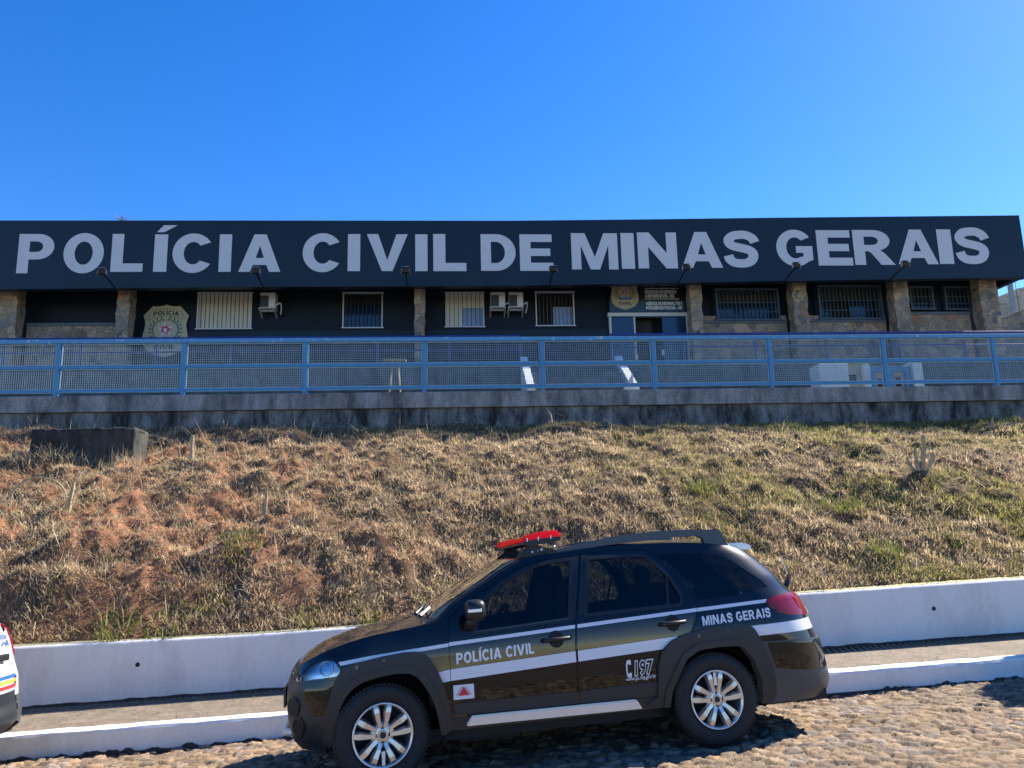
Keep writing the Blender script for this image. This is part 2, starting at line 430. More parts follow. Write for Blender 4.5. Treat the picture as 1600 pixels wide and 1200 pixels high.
s_ = .25
GL = {
 'P': (.80, [[(0,0),(s_,0),(s_,.35),(.44,.35)]+arc(.44,.675,.36,.325,-90,90,18)[1:]+[(0,1)], [(s_,.54),(s_,.81),(.40,.81)]+arc(.40,.675,.15,.135,90,-90,12)[1:]]),
 'O': (.96, [arc(.48,.5,.48,.52,0,360,56)[:-1], arc(.48,.5,.215,.30,0,360,40)[:-1]]),
 'L': (.68, [[(0,0),(.68,0),(.68,.22),(s_,.22),(s_,1),(0,1)]]),
 'I': (.25, [[(0,0),(s_,0),(s_,1),(0,1)]]),
 'Í': (.25, [[(0,0),(s_,0),(s_,1),(0,1)], [(.03,1.06),(.17,1.06),(.42,1.25),(.16,1.25)]]),
 'C': (.90, [arc(.47,.5,.47,.52,33,327,44)+arc(.47,.5,.215,.295,318,42,32)]),
 'A': (1.0, [[(0,0),(.27,0),(.34,.18),(.66,.18),(.73,0),(1.0,0),(.645,1),(.355,1)], [(.405,.37),(.595,.37),(.5,.70)]]),
 'V': (1.0, [[(0,1),(.275,1),(.5,.30),(.725,1),(1.0,1),(.63,0),(.37,0)]]),
 'D': (.86, [[(0,0),(.38,0)]+arc(.38,.5,.48,.5,-90,90,28)[1:]+[(0,1)], [(s_,.21),(s_,.79),(.37,.79)]+arc(.37,.5,.225,.29,90,-90,20)[1:]]),
 'E': (.76, [[(0,0),(.76,0),(.76,.22),(s_,.22),(s_,.405),(.70,.405),(.70,.61),(s_,.61),(s_,.79),(.74,.79),(.74,1),(0,1)]]),
 'M': (1.08, [[(0,0),(.22,0),(.22,.66),(.43,0),(.65,0),(.86,.66),(.86,0),(1.08,0),(1.08,1),(.76,1),(.54,.34),(.32,1),(0,1)]]),
 'N': (.90, [[(0,0),(.24,0),(.24,.60),(.64,0),(.90,0),(.90,1),(.66,1),(.66,.42),(.27,1),(0,1)]]),
 'S': (.84, [stroke(catmull([(.76,.69),(.70,.81),(.56,.895),(.41,.905),(.25,.875),(.155,.785),(.14,.71),(.19,.62),(.30,.565),(.45,.525),(.60,.475),(.685,.40),(.70,.30),(.65,.18),(.54,.11),(.41,.095),(.26,.115),(.155,.195),(.11,.32)],4), .235)]),
 'G': (.95, [arc(.48,.5,.48,.52,36,310,44)+[(.93,.16),(.93,.55),(.50,.55),(.50,.36),(.68,.36),(.68,.255)]+arc(.48,.5,.225,.30,300,44,32)]),
 'R': (.92, [[(0,0),(s_,0),(s_,.39),(.33,.39),(.39,.34),(.60,0),(.92,0),(.70,.33),(.60,.42)]+arc(.47,.70,.37,.30,-62,90,18)+[(0,1)], [(s_,.57),(s_,.81),(.42,.81)]+arc(.42,.69,.15,.12,90,-90,12)[1:]]),
}
def glyph2d(ch, x0, x1, z0, z1):
    w, loops = GL[ch]
    q = [[(x0+(x1-x0)*x/w, z0+(z1-z0)*y) for x, y in l] for l in loops]
    return evenodd(q)

def word2d(text, gap=.09, space=.34):
    vs = []; fs = []; x = 0
    for ch in text:
        if ch == ' ': x += space; continue
        w = GL[ch][0]; v, f = glyph2d(ch, x, x+w, 0, 1); b = len(vs)
        vs += v; fs += [tuple(b+i for i in t) for t in f]; x += w+gap
    W_ = x-gap
    return [(a/W_, c) for a, c in vs], fs      # width 1, cap height 1

def font2d(text, offset=0., shear=0.):
    cu = bpy.data.curves.new('tmp', 'FONT'); cu.body = text; cu.size = 1; cu.offset = offset; cu.shear = shear; cu.resolution_u = 3
    o = bpy.data.objects.new('tmp', cu); C.objects.link(o)
    bpy.context.view_layer.update()
    dg = bpy.context.evaluated_depsgraph_get(); me = bpy.data.meshes.new_from_object(o.evaluated_get(dg))
    vs = [(v.co.x, v.co.y) for v in me.vertices]; fs = [tuple(p.vertices) for p in me.polygons]
    bpy.data.objects.remove(o); bpy.data.curves.remove(cu); bpy.data.meshes.remove(me)
    if not vs: return vs, fs
    x0 = min(v[0] for v in vs); x1 = max(v[0] for v in vs)
    return [((a-x0)/(x1-x0), b/.70) for a, b in vs], fs   # width 1, cap height about 1

def flat(name, vf, m, parent, x0, x1, z0, z1, Y):
    """unit text/shape laid on a plane of constant Y facing -Y"""
    vs, fs = vf
    return mesh_obj(name, [(x0+(x1-x0)*a, Y, z0+(z1-z0)*b) for a, b in vs], fs, m, parent)

# ------------------------------------------------------------------ world, sun, camera
SUN_AZ, SUN_EL = math.radians(61), math.radians(41)      # azimuth from +Y towards +X
w = bpy.data.worlds.new('World'); S.world = w; w.use_nodes = True
nt = w.node_tree; bg = nt.nodes['Background']
sky = nt.nodes.new('ShaderNodeTexSky'); sky.sky_type = 'NISHITA'; sky.sun_disc = False
sky.sun_elevation = SUN_EL; sky.sun_rotation = SUN_AZ
sky.altitude = 900; sky.air_density = 1.0; sky.dust_density = .25; sky.ozone_density = 3.0
hs = nt.nodes.new('ShaderNodeHueSaturation'); hs.inputs['Saturation'].default_value = 1.36; hs.inputs['Hue'].default_value = .512; hs.inputs['Value'].default_value = .87
nt.links.new(sky.outputs['Color'], hs.inputs['Color']); nt.links.new(hs.outputs['Color'], bg.inputs['Color'])
bg.inputs['Strength'].default_value = .115
sd = Vector((math.sin(SUN_AZ)*math.cos(SUN_EL), math.cos(SUN_AZ)*math.cos(SUN_EL), math.sin(SUN_EL)))
sl = bpy.data.lights.new('sun', 'SUN'); sl.energy = 4.6; sl.angle = math.radians(.5); sl.color = (1., .93, .82)
so = bpy.data.objects.new('sun', sl); link(so); so.rotation_euler = (-sd).to_track_quat('-Z', 'Y').to_euler(); so.location = (20, 20, 30)

cam = bpy.data.cameras.new('camera'); co = bpy.data.objects.new('camera', cam); link(co); S.camera = co
cam.sensor_width = 36; cam.lens = 36*1202/1600; cam.clip_end = 3000; cam.clip_start = .05
p_, y_, r_ = math.radians(10.4), math.radians(4.3), math.radians(1.4)
Fv = Vector((math.sin(y_)*math.cos(p_), math.cos(y_)*math.cos(p_), math.sin(p_)))
Rv = Vector((math.cos(y_), -math.sin(y_), 0)); Uv = Rv.cross(Fv)
R2 = Rv*math.cos(r_)-Uv*math.sin(r_); U2 = Uv*math.cos(r_)+Rv*math.sin(r_)
co.matrix_world = Matrix(((R2.x, U2.x, -Fv.x, 0), (R2.y, U2.y, -Fv.y, 0), (R2.z, U2.z, -Fv.z, 1.65), (0, 0, 0, 1)))
S.view_settings.view_transform = 'Standard'; S.view_settings.look = 'None'; S.view_settings.gamma = 1
S.view_settings.exposure = 1.36
S.render.engine = 'CYCLES'; S.cycles.max_bounces = 8; S.cycles.transparent_max_bounces = 16

# ------------------------------------------------------------------ road, pavement, low wall
def roadz(x, y):
    d = np.minimum(7.6-y, 3.4)
    return -.158+.0368*np.clip(x, -30, 30)+.06*d-.010*np.maximum(7.6-y-3.4, 0)*np.exp(-np.maximum(4.2-y, 0)*.2)
def walkz(x): return .043+.0345*np.clip(x, -30, 30)
WT = [(-30, -.02), (-4.65, .497), (-2.19, .542), (4.0, .792), (6.7, .886), (30, 1.65)]
def wallz(x): return np.interp(x, [a for a, _ in WT], [b for _, b in WT])

def build_road():
    xs = np.arange(-5.2, 6.4, .0165); ys = np.arange(3.7, 7.575, .0165)
    X, Y = np.meshgrid(xs, ys)
    wx = X+.05*(fbm(X*3, Y*3, 2, 5)-.5); wy = Y+.05*(fbm(X*3, Y*3, 2, 9)-.5)
    cw, ch = .115, .088
    gx = wx/cw; gy = wy/ch
    F1 = np.full(X.shape, 9.); F2 = np.full(X.shape, 9.); ID = np.zeros(X.shape, np.int64)
    bx = np.floor(gx).astype(int); by = np.floor(gy).astype(int)
    JX = RNG.random((400, 400)); JY = RNG.random((400, 400))
    for i in (-1, 0, 1):
        for j in (-1, 0, 1):
            cx = bx+i; cy = by+j; hx = (cx+150) % 400; hy = (cy+100) % 400
            d = np.hypot((cx+JX[hx, hy]-gx)*cw, (cy+JY[hx, hy]-gy)*ch)
            idn = hx*400+hy
            m1 = d < F1
            F2 = np.where(m1, F1, np.minimum(F2, d)); ID = np.where(m1, idn, ID); F1 = np.where(m1, d, F1)
    e = np.clip((F2-F1)/.016, 0, 1)
    rnd = RNG.random(160000); r1 = rnd[ID]; r2 = RNG.random(160000)[ID]; r3 = RNG.random(160000)[ID]; r4 = RNG.random(160000)[ID]
    tilt = (r3-.5)*.22*((X % cw)-cw/2)+(r4-.5)*.22*((Y % ch)-ch/2)
    h = .032*np.sqrt(e)*(.45+.9*r1)+(fbm(X*17, Y*24, 4, 3, .6)-.5)*.022+tilt*.9-.032
    h += (fbm(X*1.1, Y*1.1, 3, 2)-.5)*.05
    Z = roadz(X, Y)+h
    base = np.array([[.38, .255, .150], [.30, .21, .135], [.44, .31, .19], [.22, .17, .13], [.34, .27, .205]])
    col = base[(r2*5).astype(int) % 5]*(.56+.42*r1[..., None])
    dirt = np.array([.235, .165, .098])
    joint = np.array([.075, .052, .034])
    n = fbm(X*2.2, Y*2.2, 4, 8)[..., None]
    col = col*(1-np.clip((n-.45)*3, 0, .55))+dirt*np.clip((n-.45)*3, 0, .55)
    col = col*np.clip(e*1.3, 0, 1)[..., None]+joint*(1-np.clip(e*1.3, 0, 1)[..., None])
    ny, nx = X.shape
    V = np.stack([X, Y, Z], -1).reshape(-1, 3); idx = np.arange(nx*ny).reshape(ny, nx)
    Fc = np.stack([idx[:-1, :-1], idx[:-1, 1:], idx[1:, 1:], idx[1:, :-1]], -1).reshape(-1, 4)
    # coarse surround
    x0, x1, y0, y1 = xs[0], xs[-1], ys[0], ys[-1]
    EV = []; EF = []
    def quadgrid(gxs, gys):
        b = len(V)+len(EV)
        for yy in gys:
            for xx in gxs: EV.append((xx, yy, float(roadz(xx, yy))-.012))
        m_ = len(gxs)
        for a in range(len(gys)-1):
            for c in range(m_-1): EF.append((b+a*m_+c, b+a*m_+c+1, b+(a+1)*m_+c+1, b+(a+1)*m_+c))
    far = [-60, -30, -22, -15, -12, -9.5, -7.5, -6, x0+.02]; farr = [x1-.02, 7.2, 8.5, 10.5, 13, 17, 24, 30, 60]
    quadgrid(far, [-12, -4, 0, 2, 3.5, 4.5, 6, y1]); quadgrid(farr, [-12, -4, 0, 2, 3.5, 4.5, 6, y1])
    quadgrid(list(np.linspace(x0+.02, x1-.02, 14)), [-12, -4, 0, 2, 3, y0+.02])
    EV = np.array(EV)
    V = np.vstack([V, EV]); Fc = np.vstack([Fc, np.array(EF)])
    cols = np.vstack([col.reshape(-1, 3), np.where((EV[:, 1:2] < 4) & (np.abs(EV[:, 0:1]) < 30), np.array([[.15, .115, .085]]), np.array([[.28, .205, .135]]))*(.8+.4*fbm(EV[:, 0]*3, EV[:, 1]*3, 2)[:, None])])
    o = np_obj('road', V, Fc, 'cobble', None, cols, True)
    tag(o, 'tan cobblestone street of irregular stones', None, None, 'structure')
build_road()

def strip(name, xs, prof, m, parent=None, jitter=0., smooth=False, seed=0):
    """prof(x) -> list of (y,z); lofted along x"""
    V = []; F = []
    k = None
    for i, x in enumerate(xs):
        p = prof(x); k = len(p)
        for q, (y, z) in enumerate(p):
            j = jitter*(float(fbm(np.array(x*5.), np.array(q*3.7+seed), 3, seed))-.5)*2
            V.append((x, y+j, z+j*.6))
    for i in range(len(xs)-1):
        for q in range(k-1): F.append((i*k+q, i*k+q+1, (i+1)*k+q+1, (i+1)*k+q))
    F.append(tuple(range(k))); F.append(tuple(range((len(xs)-1)*k, len(xs)*k))[::-1])
    return mesh_obj(name, V, F, m, parent, smooth)

XS = list(np.arange(-9, 11.01, .08)); XSL = [-60, -30, -20, -14]+XS+[14, 20, 30, 60]
o = strip('kerb', XSL, lambda x: [(7.60, float(roadz(x, 7.6))-.10), (7.60, float(roadz(x, 7.6))+.05), (7.597, float(walkz(x))-.018), (7.608, float(walkz(x))+.002), (7.68, float(walkz(x))+.012), (7.755, float(walkz(x))+.006), (7.765, float(walkz(x))-.05)], 'white', None, .010, False, 4)
tag(o, 'white painted kerb along the cobblestone street', None, None, 'structure')
o = strip('gutter', XSL, lambda x: [(7.55, float(roadz(x, 7.55))-.035), (7.63, float(roadz(x, 7.6))-.030)], 'iron')
tag(o, 'dark dirt line along the kerb foot', None, None, 'structure')
o = strip('pavement', XSL, lambda x: [(7.70, float(walkz(x))-.10), (7.762, float(walkz(x))-.004), (8.2, float(walkz(x))-.008), (8.63, float(walkz(x))-.004), (8.632, float(walkz(x))-.16)], 'conc_pave')
tag(o, 'narrow brown concrete pavement behind the kerb', None, None, 'structure')
# drain channel with grate
t = thing('drain_grate', 'long dark drain grate at the foot of the white wall', 'drain grate', (0, 8.8, 0))
b = MB()
for i in range(-150, 205):
    x = i*.072; z = float(walkz(x))-.006
    b.add([(x, -.169, z), (x+.036, -.169, z), (x+.096, .092, z), (x+.060, .092, z), (x, -.169, z-.03), (x+.036, -.169, z-.03), (x+.096, .092, z-.03), (x+.060, .092, z-.03)],
          [(0, 1, 2, 3), (4, 7, 6, 5), (0, 4, 5, 1), (1, 5, 6, 2), (2, 6, 7, 3), (3, 7, 4, 0)])
b.build('bars', 'conc_pave', t)
strip('channel', XSL, lambda x: [(-.166, float(walkz(x))-.15), (.10, float(walkz(x))-.15)], 'dark', t)
# low white wall
t = thing('retaining_wall', 'low white painted wall holding back the grassy bank', 'wall', (0, 8.9, 0))
strip('wall', XSL, lambda x: [(0, float(walkz(x))-.25), (0, float(walkz(x))+.02), (-.002, float(wallz(x))-.014), (.010, float(wallz(x))), (.115, float(wallz(x))+.004), (.13, float(wallz(x))-.02), (.13, float(walkz(x))-.2)], 'white', t, .004, False, 2)
for hx, hz in ((-3.42, .28), (5.52, .58)):
    bb = MB(); bb.lathe_y([(.0005, -.004), (.024, -.004), (.026, 0.01)], hx, hz, 16); bb.build('drain_hole', 'dark', t)
# painted skirting of dark dirt at wall foot
strip('dirt_line', XS, lambda x: [(-.006, float(walkz(x))-.05), (-.006, float(walkz(x))+.012+.03*max(0, float(fbm(np.array(x*9.), np.array(0.), 3, 3))-.35))], 'iron', t)
strip('kerb_dirt', list(np.arange(-9, 11.01, .012)), lambda x: [(7.588, float(roadz(x, 7.6))-.06), (7.594, float(roadz(x, 7.6))+.010+.10*max(0, float(fbm(np.array(x*7.), np.array(4.), 5, 13, .65))-.45))], 'iron')['kind'] = 'structure'

# ------------------------------------------------------------------ bank
Y0, Y1 = 9.02, 15.42
def bankz(x, y):
    t = np.clip((y-Y0)/(Y1-Y0), -.1, 1.2)
    zb = wallz(x)+.02; zt = 3.62+.06*np.clip(-x/8, -1, 1)
    prof = t+.10*np.sin(np.clip(t, 0, 1)*PI)
    left = np.clip((-x+.5)/5, 0, 1)
    z = zb+(zt-zb)*prof
    z = z+left*.22*np.exp(-((t-.18)/.16)**2)*np.clip(t*12, 0, 1)
    fade = np.clip(t*9, 0.05, 1)*np.clip((1.06-t)*7, .15, 1)
    n = (fbm(x*.9, y*.9, 3, 21)-.5)*.28+(fbm(x*2.6, y*2.6, 3, 31)-.5)*(.20+.14*left)+(fbm(x*7, y*7, 3, 41)-.5)*(.15+.05*left)
    # mound below the big stump
    n = n+.10*np.exp(-(((x-6.9)/.45)**2+((y-11.15)/.40)**2))
    return z+n*fade
def bank_redness(x, y):
    t = (y-Y0)/(Y1-Y0)
    r = np.clip((.8-x)/5.5, 0, 1)*.9+.12
    n = fbm(x*1.9+3, y*1.9, 4, 55, .6)
    return np.clip(r*1.25*np.clip((n-.36)*3.6, 0, 1)*np.clip(1.25-t*.75, .2, 1), 0, 1)
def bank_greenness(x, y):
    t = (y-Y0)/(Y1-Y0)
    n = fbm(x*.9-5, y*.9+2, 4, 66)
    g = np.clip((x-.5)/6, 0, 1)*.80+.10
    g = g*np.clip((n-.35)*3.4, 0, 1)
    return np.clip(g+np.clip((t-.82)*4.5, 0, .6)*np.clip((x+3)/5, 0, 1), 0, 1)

def build_bank():
    xs = np.concatenate([[-40, -25, -16], np.arange(-11, 15, .034), [18, 25, 40]]); ys = np.arange(Y0, 15.5, .034)
    X, Y = np.meshgrid(xs, ys); Z = bankz(X, Y)+(fbm(X*13, Y*13, 3, 301, .65)-.5)*.10*np.clip((Y-Y0)*4, 0, 1)
    red = bank_redness(X, Y)[..., None]
    soil = np.array([.125, .088, .055])*(1-red)+np.array([.33, .155, .080])*red
    soil = soil*(.45+1.0*fbm(X*6, Y*6, 4, 77, .65)[..., None])
    ny, nx = X.shape; idx = np.arange(nx*ny).reshape(ny, nx)
    V = np.stack([X, Y, Z], -1).reshape(-1, 3)
    Fc = np.stack([idx[:-1, :-1], idx[:-1, 1:], idx[1:, 1:], idx[1:, :-1]], -1).reshape(-1, 4)
    o = np_obj('bank', V, Fc, 'bank', None, soil.reshape(-1, 3), True)
    tag(o, 'sloping bank of red soil below the concrete wall', None, None, 'structure')
build_bank()

def blades(name, X, Y, Z, length, width, tilt, az, bend, cols, m, parent=None):
    """one ribbon of three triangles per blade"""
    n = len(X)
    base = np.stack([X, Y, Z], -1)
    d = np.stack([np.cos(az)*np.sin(tilt), np.sin(az)*np.sin(tilt), np.cos(tilt)], -1)
    t2 = tilt+bend
    d2 = np.stack([np.cos(az)*np.sin(t2), np.sin(az)*np.sin(t2), np.cos(t2)], -1)
    rot = az+PI/2+RNG.normal(0, .6, n)
    s = np.stack([np.cos(rot), np.sin(rot), np.zeros(n)], -1)*width[:, None]/2
    mid = base+d*length[:, None]*.55; tip = mid+d2*length[:, None]*.5
    V = np.stack([base-s, base+s, mid-s*.85, mid+s*.85, tip], 1).reshape(-1, 3)
    o5 = (np.arange(n)*5)[:, None]
    F = np.concatenate([o5+np.array([[0, 1, 3]]), o5+np.array([[0, 3, 2]]), o5+np.array([[2, 3, 4]])], 1).reshape(-1, 3)
    cc = np.repeat(cols, 5, axis=0)
    return np_obj(name, V, F, m, parent, cc)

def build_bank_grass():
    N = 640000
    # more blades where the picture looks closely
    y = Y0+(Y1+.05-Y0)*RNG.random(N)**1.15
    half = .80*y+1.2
    x = .075*y+(RNG.random(N)*2-1)*half
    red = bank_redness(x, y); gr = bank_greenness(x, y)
    keep = RNG.random(N) > red*.54
    clump = fbm(x*3.0, y*3.0, 4, 91, .6)
    keep &= RNG.random(N) < np.clip((clump-.22)*4.2, .25, 1)
    x, y, red, gr, clump = x[keep], y[keep], red[keep], gr[keep], clump[keep]; n = len(x)
    z = bankz(x, y)-.01
    L = RNG.uniform(.04, .13, n)*(.6+.9*clump); W = RNG.uniform(.004, .010, n)
    tilt = np.clip(RNG.normal(1.0, .35, n), .1, 1.5); az = RNG.uniform(0, 2*PI, n); bend = RNG.normal(.5, .9, n)
    pal = np.array([[.72, .56, .35], [.60, .45, .27], [.82, .68, .45], [.42, .30, .185], [.70, .51, .29], [.16, .12, .085]])
    c = pal[RNG.integers(0, 6, n)]
    c = c*(1-red[:, None]*.45)+np.array([.52, .34, .20])*red[:, None]*.40
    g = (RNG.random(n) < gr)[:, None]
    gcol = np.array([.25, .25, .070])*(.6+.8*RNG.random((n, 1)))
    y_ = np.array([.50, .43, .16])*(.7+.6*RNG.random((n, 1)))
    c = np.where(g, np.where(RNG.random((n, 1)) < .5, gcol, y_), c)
    c = c*RNG.uniform(.6, 1.2, (n, 1))*np.clip(.52+1.2*(fbm(x*3.4, y*3.4, 4, 191, .6)[:, None]-.08), .5, 1.3)
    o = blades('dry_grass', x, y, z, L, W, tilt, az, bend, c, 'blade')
    tag(o, 'matted dry straw grass covering the bank', None, None, 'stuff')
    # longer straws and stalks
    N2 = 5200
    y = Y0+(Y1-Y0)*RNG.random(N2)**1.2; x = .075*y+(RNG.random(N2)*2-1)*(.8*y+1)
    k = RNG.random(N2) < np.clip(.35+(.5-x)*.09, .22, 1); x, y = x[k], y[k]; n = len(x); z = bankz(x, y)
    c = np.array([.55, .45, .30])*RNG.uniform(.55, 1.15, (n, 1))
    o = blades('dead_stalks', x, y, z+.02, RNG.uniform(.15, .48, n), RNG.uniform(.006, .013, n), np.clip(RNG.normal(1.15, .35, n), .2, 1.6), RNG.uniform(0, 2*PI, n), RNG.normal(.2, .7, n), c, 'blade')
    tag(o, 'long pale dead stalks strewn over the bank', None, None, 'stuff')
build_bank_grass()

n = 900
_x = RNG.uniform(-7.25, -5.2, n); _y = RNG.uniform(12.95, 13.3, n)
_c = np.array([.62, .50, .32])*RNG.uniform(.4, 1.15, (n, 1))
tag(blades('block_grass', _x, _y, bankz(_x, _y), RNG.uniform(.10, .34, n), RNG.uniform(.006, .012, n), np.abs(RNG.normal(.8, .4, n)), RNG.uniform(0, 6.28, n), RNG.normal(.4, .6, n), _c, 'blade'), 'dry grass leaning on the concrete block', None, None, 'stuff')

def tuft(x, y, r, n, h, label, fresh=1.):
    t = thing('grass_tuft', label, 'grass tuft', (x, y, float(bankz(np.array(x), np.array(y)))), 'green grass tufts on the bank')
    a = RNG.uniform(0, 2*PI, n); rr = r*np.sqrt(RNG.random(n))
    px = rr*np.cos(a); py = rr*np.sin(a); pz = bankz(x+px, y+py)-t.location.z-.01
    c = np.array([.15, .19, .04])*RNG.uniform(.5, 1.35, (n, 1))*fresh+np.array([.20, .15, .05])*(1-fresh); c[RNG.random(n) < .25] = (.36, .30, .12)
    blades('blades', px, py, pz, RNG.uniform(.5, 1., n)*h, RNG.uniform(.008, .016, n), np.clip(RNG.normal(.5, .3, n), 0, 1.3), a+RNG.normal(0, .6, n), RNG.normal(.5, .3, n), c, 'gblade', t)
tuft(3.64, 11.3, .22, 170, .30, 'bright green grass tuft alone above the car roof')
tuft(5.51, 10.8, .24, 170, .26, 'green grass tuft left of the many-pronged stump')
tuft(5.42, 9.57, .22, 150, .26, 'green grass tuft below the many-pronged stump near its shadow')
tuft(6.6, 9.8, .38, 190, .20, 'wide yellow-green grass tuft near the right end of the white wall', .8)
tuft(-3.76, 9.12, .20, 120, .26, 'green grass tuft on the white wall edge beside the white car')
tuft(-3.2, 9.14, .24, 120, .20, 'low green grass tuft second along the white wall from the white car')
tuft(-2.67, 10.1, .24, 120, .26, 'pale green grass tuft in the middle of the red soil', .7)
tuft(-2.84, 9.4, .18, 90, .22, 'thin green grass tuft on red soil just above the wall', .75)
tuft(-1.68, 9.12, .15, 90, .20, 'small green grass tuft on the wall edge left of the car bonnet', .9)
tuft(-1.0, 9.10, .15, 90, .16, 'small green grass tuft on the wall edge above the car bonnet', .9)

_n = 420
_x = RNG.uniform(-4.4, 6, _n); _y = np.where(RNG.random(_n) < .6, 7.56-np.abs(RNG.normal(0, .10, _n)), RNG.uniform(7.8, 8.6, _n))
_z = np.where(_y < 7.6, roadz(_x, _y)+.004, .043+.0345*_x)
_c = np.array([.42, .31, .18])*RNG.uniform(.35, 1.1, (_n, 1))
tag(blades('leaf_litter', _x, _y, _z, RNG.uniform(.02, .06, _n), RNG.uniform(.006, .016, _n), RNG.uniform(1.2, 1.55, _n), RNG.uniform(0, 6.28, _n), RNG.normal(0, .3, _n), _c, 'blade'), 'bits of dry grass litter along the kerb and pavement', None, None, 'stuff')

def stump(x, y, prongs, label, r=.05, mound=True):
    z = float(bankz(np.array(x), np.array(y)))
    t = thing('tree_stump', label, 'stump', (x, y, z), 'cut stumps on the bank')
    b = MB(); b.ellipsoid((0, 0, -r*.6), (r*1.7, r*1.5, r*1.6), 9)
    rs = np.random.default_rng(int(abs(x*100)))
    b.v = [(v[0]*(1+.25*(rs.random()-.5)), v[1], v[2]*(1+.3*(rs.random()-.5))) for v in b.v]
    b.build('root', 'bark', t)
    for dx, dy, h, rr in prongs:
        b = MB(); k = 7
        b.tube([(dx*.35, dy*.35, -.02), (dx*.6, dy*.6, h*.45), (dx*.85, dy*.85, h*.8), (dx, dy, h)], rr, k, rr*.62)
        # splintered tip
        b.v[-k:] = [(v[0]+rs.normal(0, rr*.25), v[1], v[2]+rs.uniform(-rr, rr*2.2)) for v in b.v[-k:]]
        b.build('prong', 'stump', t)
stump(6.99, 11.22, [(-.17, 0, .24, .026), (-.01, .03, .38, .042), (.12, -.02, .54, .042), (.26, .02, .26, .036), (-.06, -.05, .16, .04)], 'stump with five pale upright prongs on the grassy right slope', .085)
stump(-4.30, 12.9, [(.0, 0, .36, .042), (.04, .02, .27, .024)], 'split upright stump on red soil below the concrete block corner', .05)
stump(-5.35, 11.1, [(.08, 0, .38, .034), (.10, .03, .26, .020)], 'leaning splintered stump at the left of the slope', .05)
stump(-2.71, 11.25, [(.02, 0, .30, .028), (-.04, 0, .16, .022)], 'single thin stump in the middle of the red slope', .035)
stump(1.50, 11.2, [(.0, 0, .17, .012)], 'tiny dry twig stub just above the light bar', .018)
# arched dead branch at left
b = MB(); bz = float(bankz(np.array(-6.1), np.array(11.6)))
b.tube(catmull([(-6.35, 11.6, bz-.02), (-6.33, 11.6, bz+.22), (-6.1, 11.62, bz+.40), (-5.8, 11.62, bz+.36), (-5.62, 11.6, bz+.20), (-5.56, 11.6, bz+.05)], 5), .016, 6, .010)
tag(b.build('dead_branch', 'stump'), 'arched dead branch beside the leaning stump', 'branch')

# old concrete block on the bank
t = thing('concrete_block', 'dark mossy concrete block half buried in the bank', 'concrete block', (-6.2, 13.55, 2.5))
b = MB(); b.box(-.85, .83, -.30, .30, -.3, .92); o = b.build('block', 'conc_blk', t, True, .035)
md = o.modifiers.new('sub', 'SUBSURF'); md.subdivision_type = 'SIMPLE'; md.levels = md.render_levels = 5
tx = bpy.data.textures.new('rough', 'CLOUDS'); tx.noise_scale = .16; tx.noise_depth = 3
md = o.modifiers.new('rough', 'DISPLACE'); md.texture = tx; md.strength = .06; md.mid_level = .5

# ------------------------------------------------------------------ concrete base wall and blue railing
t = thing('concrete_wall', 'black stained concrete wall under the blue railing', 'wall', (0, 15.5, 0))
b = MB(); b.box(-45, 45, .0, .30, 2.9, 4.02); b.build('stained_base', 'conc_low', t)
b = MB(); b.box(-45, 45, -.07, .30, 4.024, 4.35)
b.build('coping', 'conc_top', t, False, .012)

POSTS = [-7.83, -5.41, -3.02, -.624, 1.80, 4.145, 6.654, 9.164, 11.644]
PX = [-20.1, -17.65, -15.2, -12.75, -10.28]+POSTS+[14.1, 16.55, 19.0, 21.5]
t = thing('railing', 'light blue metal railing with woven wire panels on the concrete wall', 'railing', (0, 15.5, 4.35))
RT, RM, RBt = 1.10, .575, .095      # rail heights above coping
for x in PX:
    b = MB(); b.box(x-.04, x+.04, -.035, .035, -.02, RT-.045); b.build('post', 'blue', t, False, .006)
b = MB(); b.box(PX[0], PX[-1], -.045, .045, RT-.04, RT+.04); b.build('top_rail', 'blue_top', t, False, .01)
b = MB()
for p, q in zip(PX, PX[1:]): b.box(p+.042, q-.042, -.028, .028, RM-.028, RM+.028)
b.build('middle_rail', 'blue', t, False, .004)
b = MB()
for p, q in zip(PX, PX[1:]): b.box(p+.042, q-.042, -.028, .028, RBt-.028, RBt+.028)
b.build('bottom_rail', 'blue', t, False, .004)
for p, q in zip(PX[3:], PX[4:-2]):
    for z0, z1 in ((RBt+.03, RM-.03), (RM+.03, RT-.042)):
        b = MB(); x0, x1 = p+.042, q-.042
        # flat frame of the panel
        b.box(x0+.012, x1-.012, -.012, .012, z0+.004, z0+.024); b.box(x0+.012, x1-.012, -.012, .012, z1-.024, z1-.004)
        b.box(x0+.006, x0+.026, -.012, .012, z0+.026, z1-.026); b.box(x1-.026, x1-.006, -.012, .012, z0+.026, z1-.026)
        nx = int((x1-x0-.05)/.041)
        for i in range(1, nx):
            x = x0+.03+(x1-x0-.06)*i/nx; b.box(x-.0034, x+.0034, -.0055, -.0005, z0+.026, z1-.026)
        nz = int((z1-z0-.05)/.041)
        for i in range(1, nz):
            z = z0+.026+(z1-z0-.052)*i/nz; b.box(x0+.028, x1-.028, .0005, .0055, z-.0034, z+.0034)
        b.build('wire_panel', 'blue_wire', t)

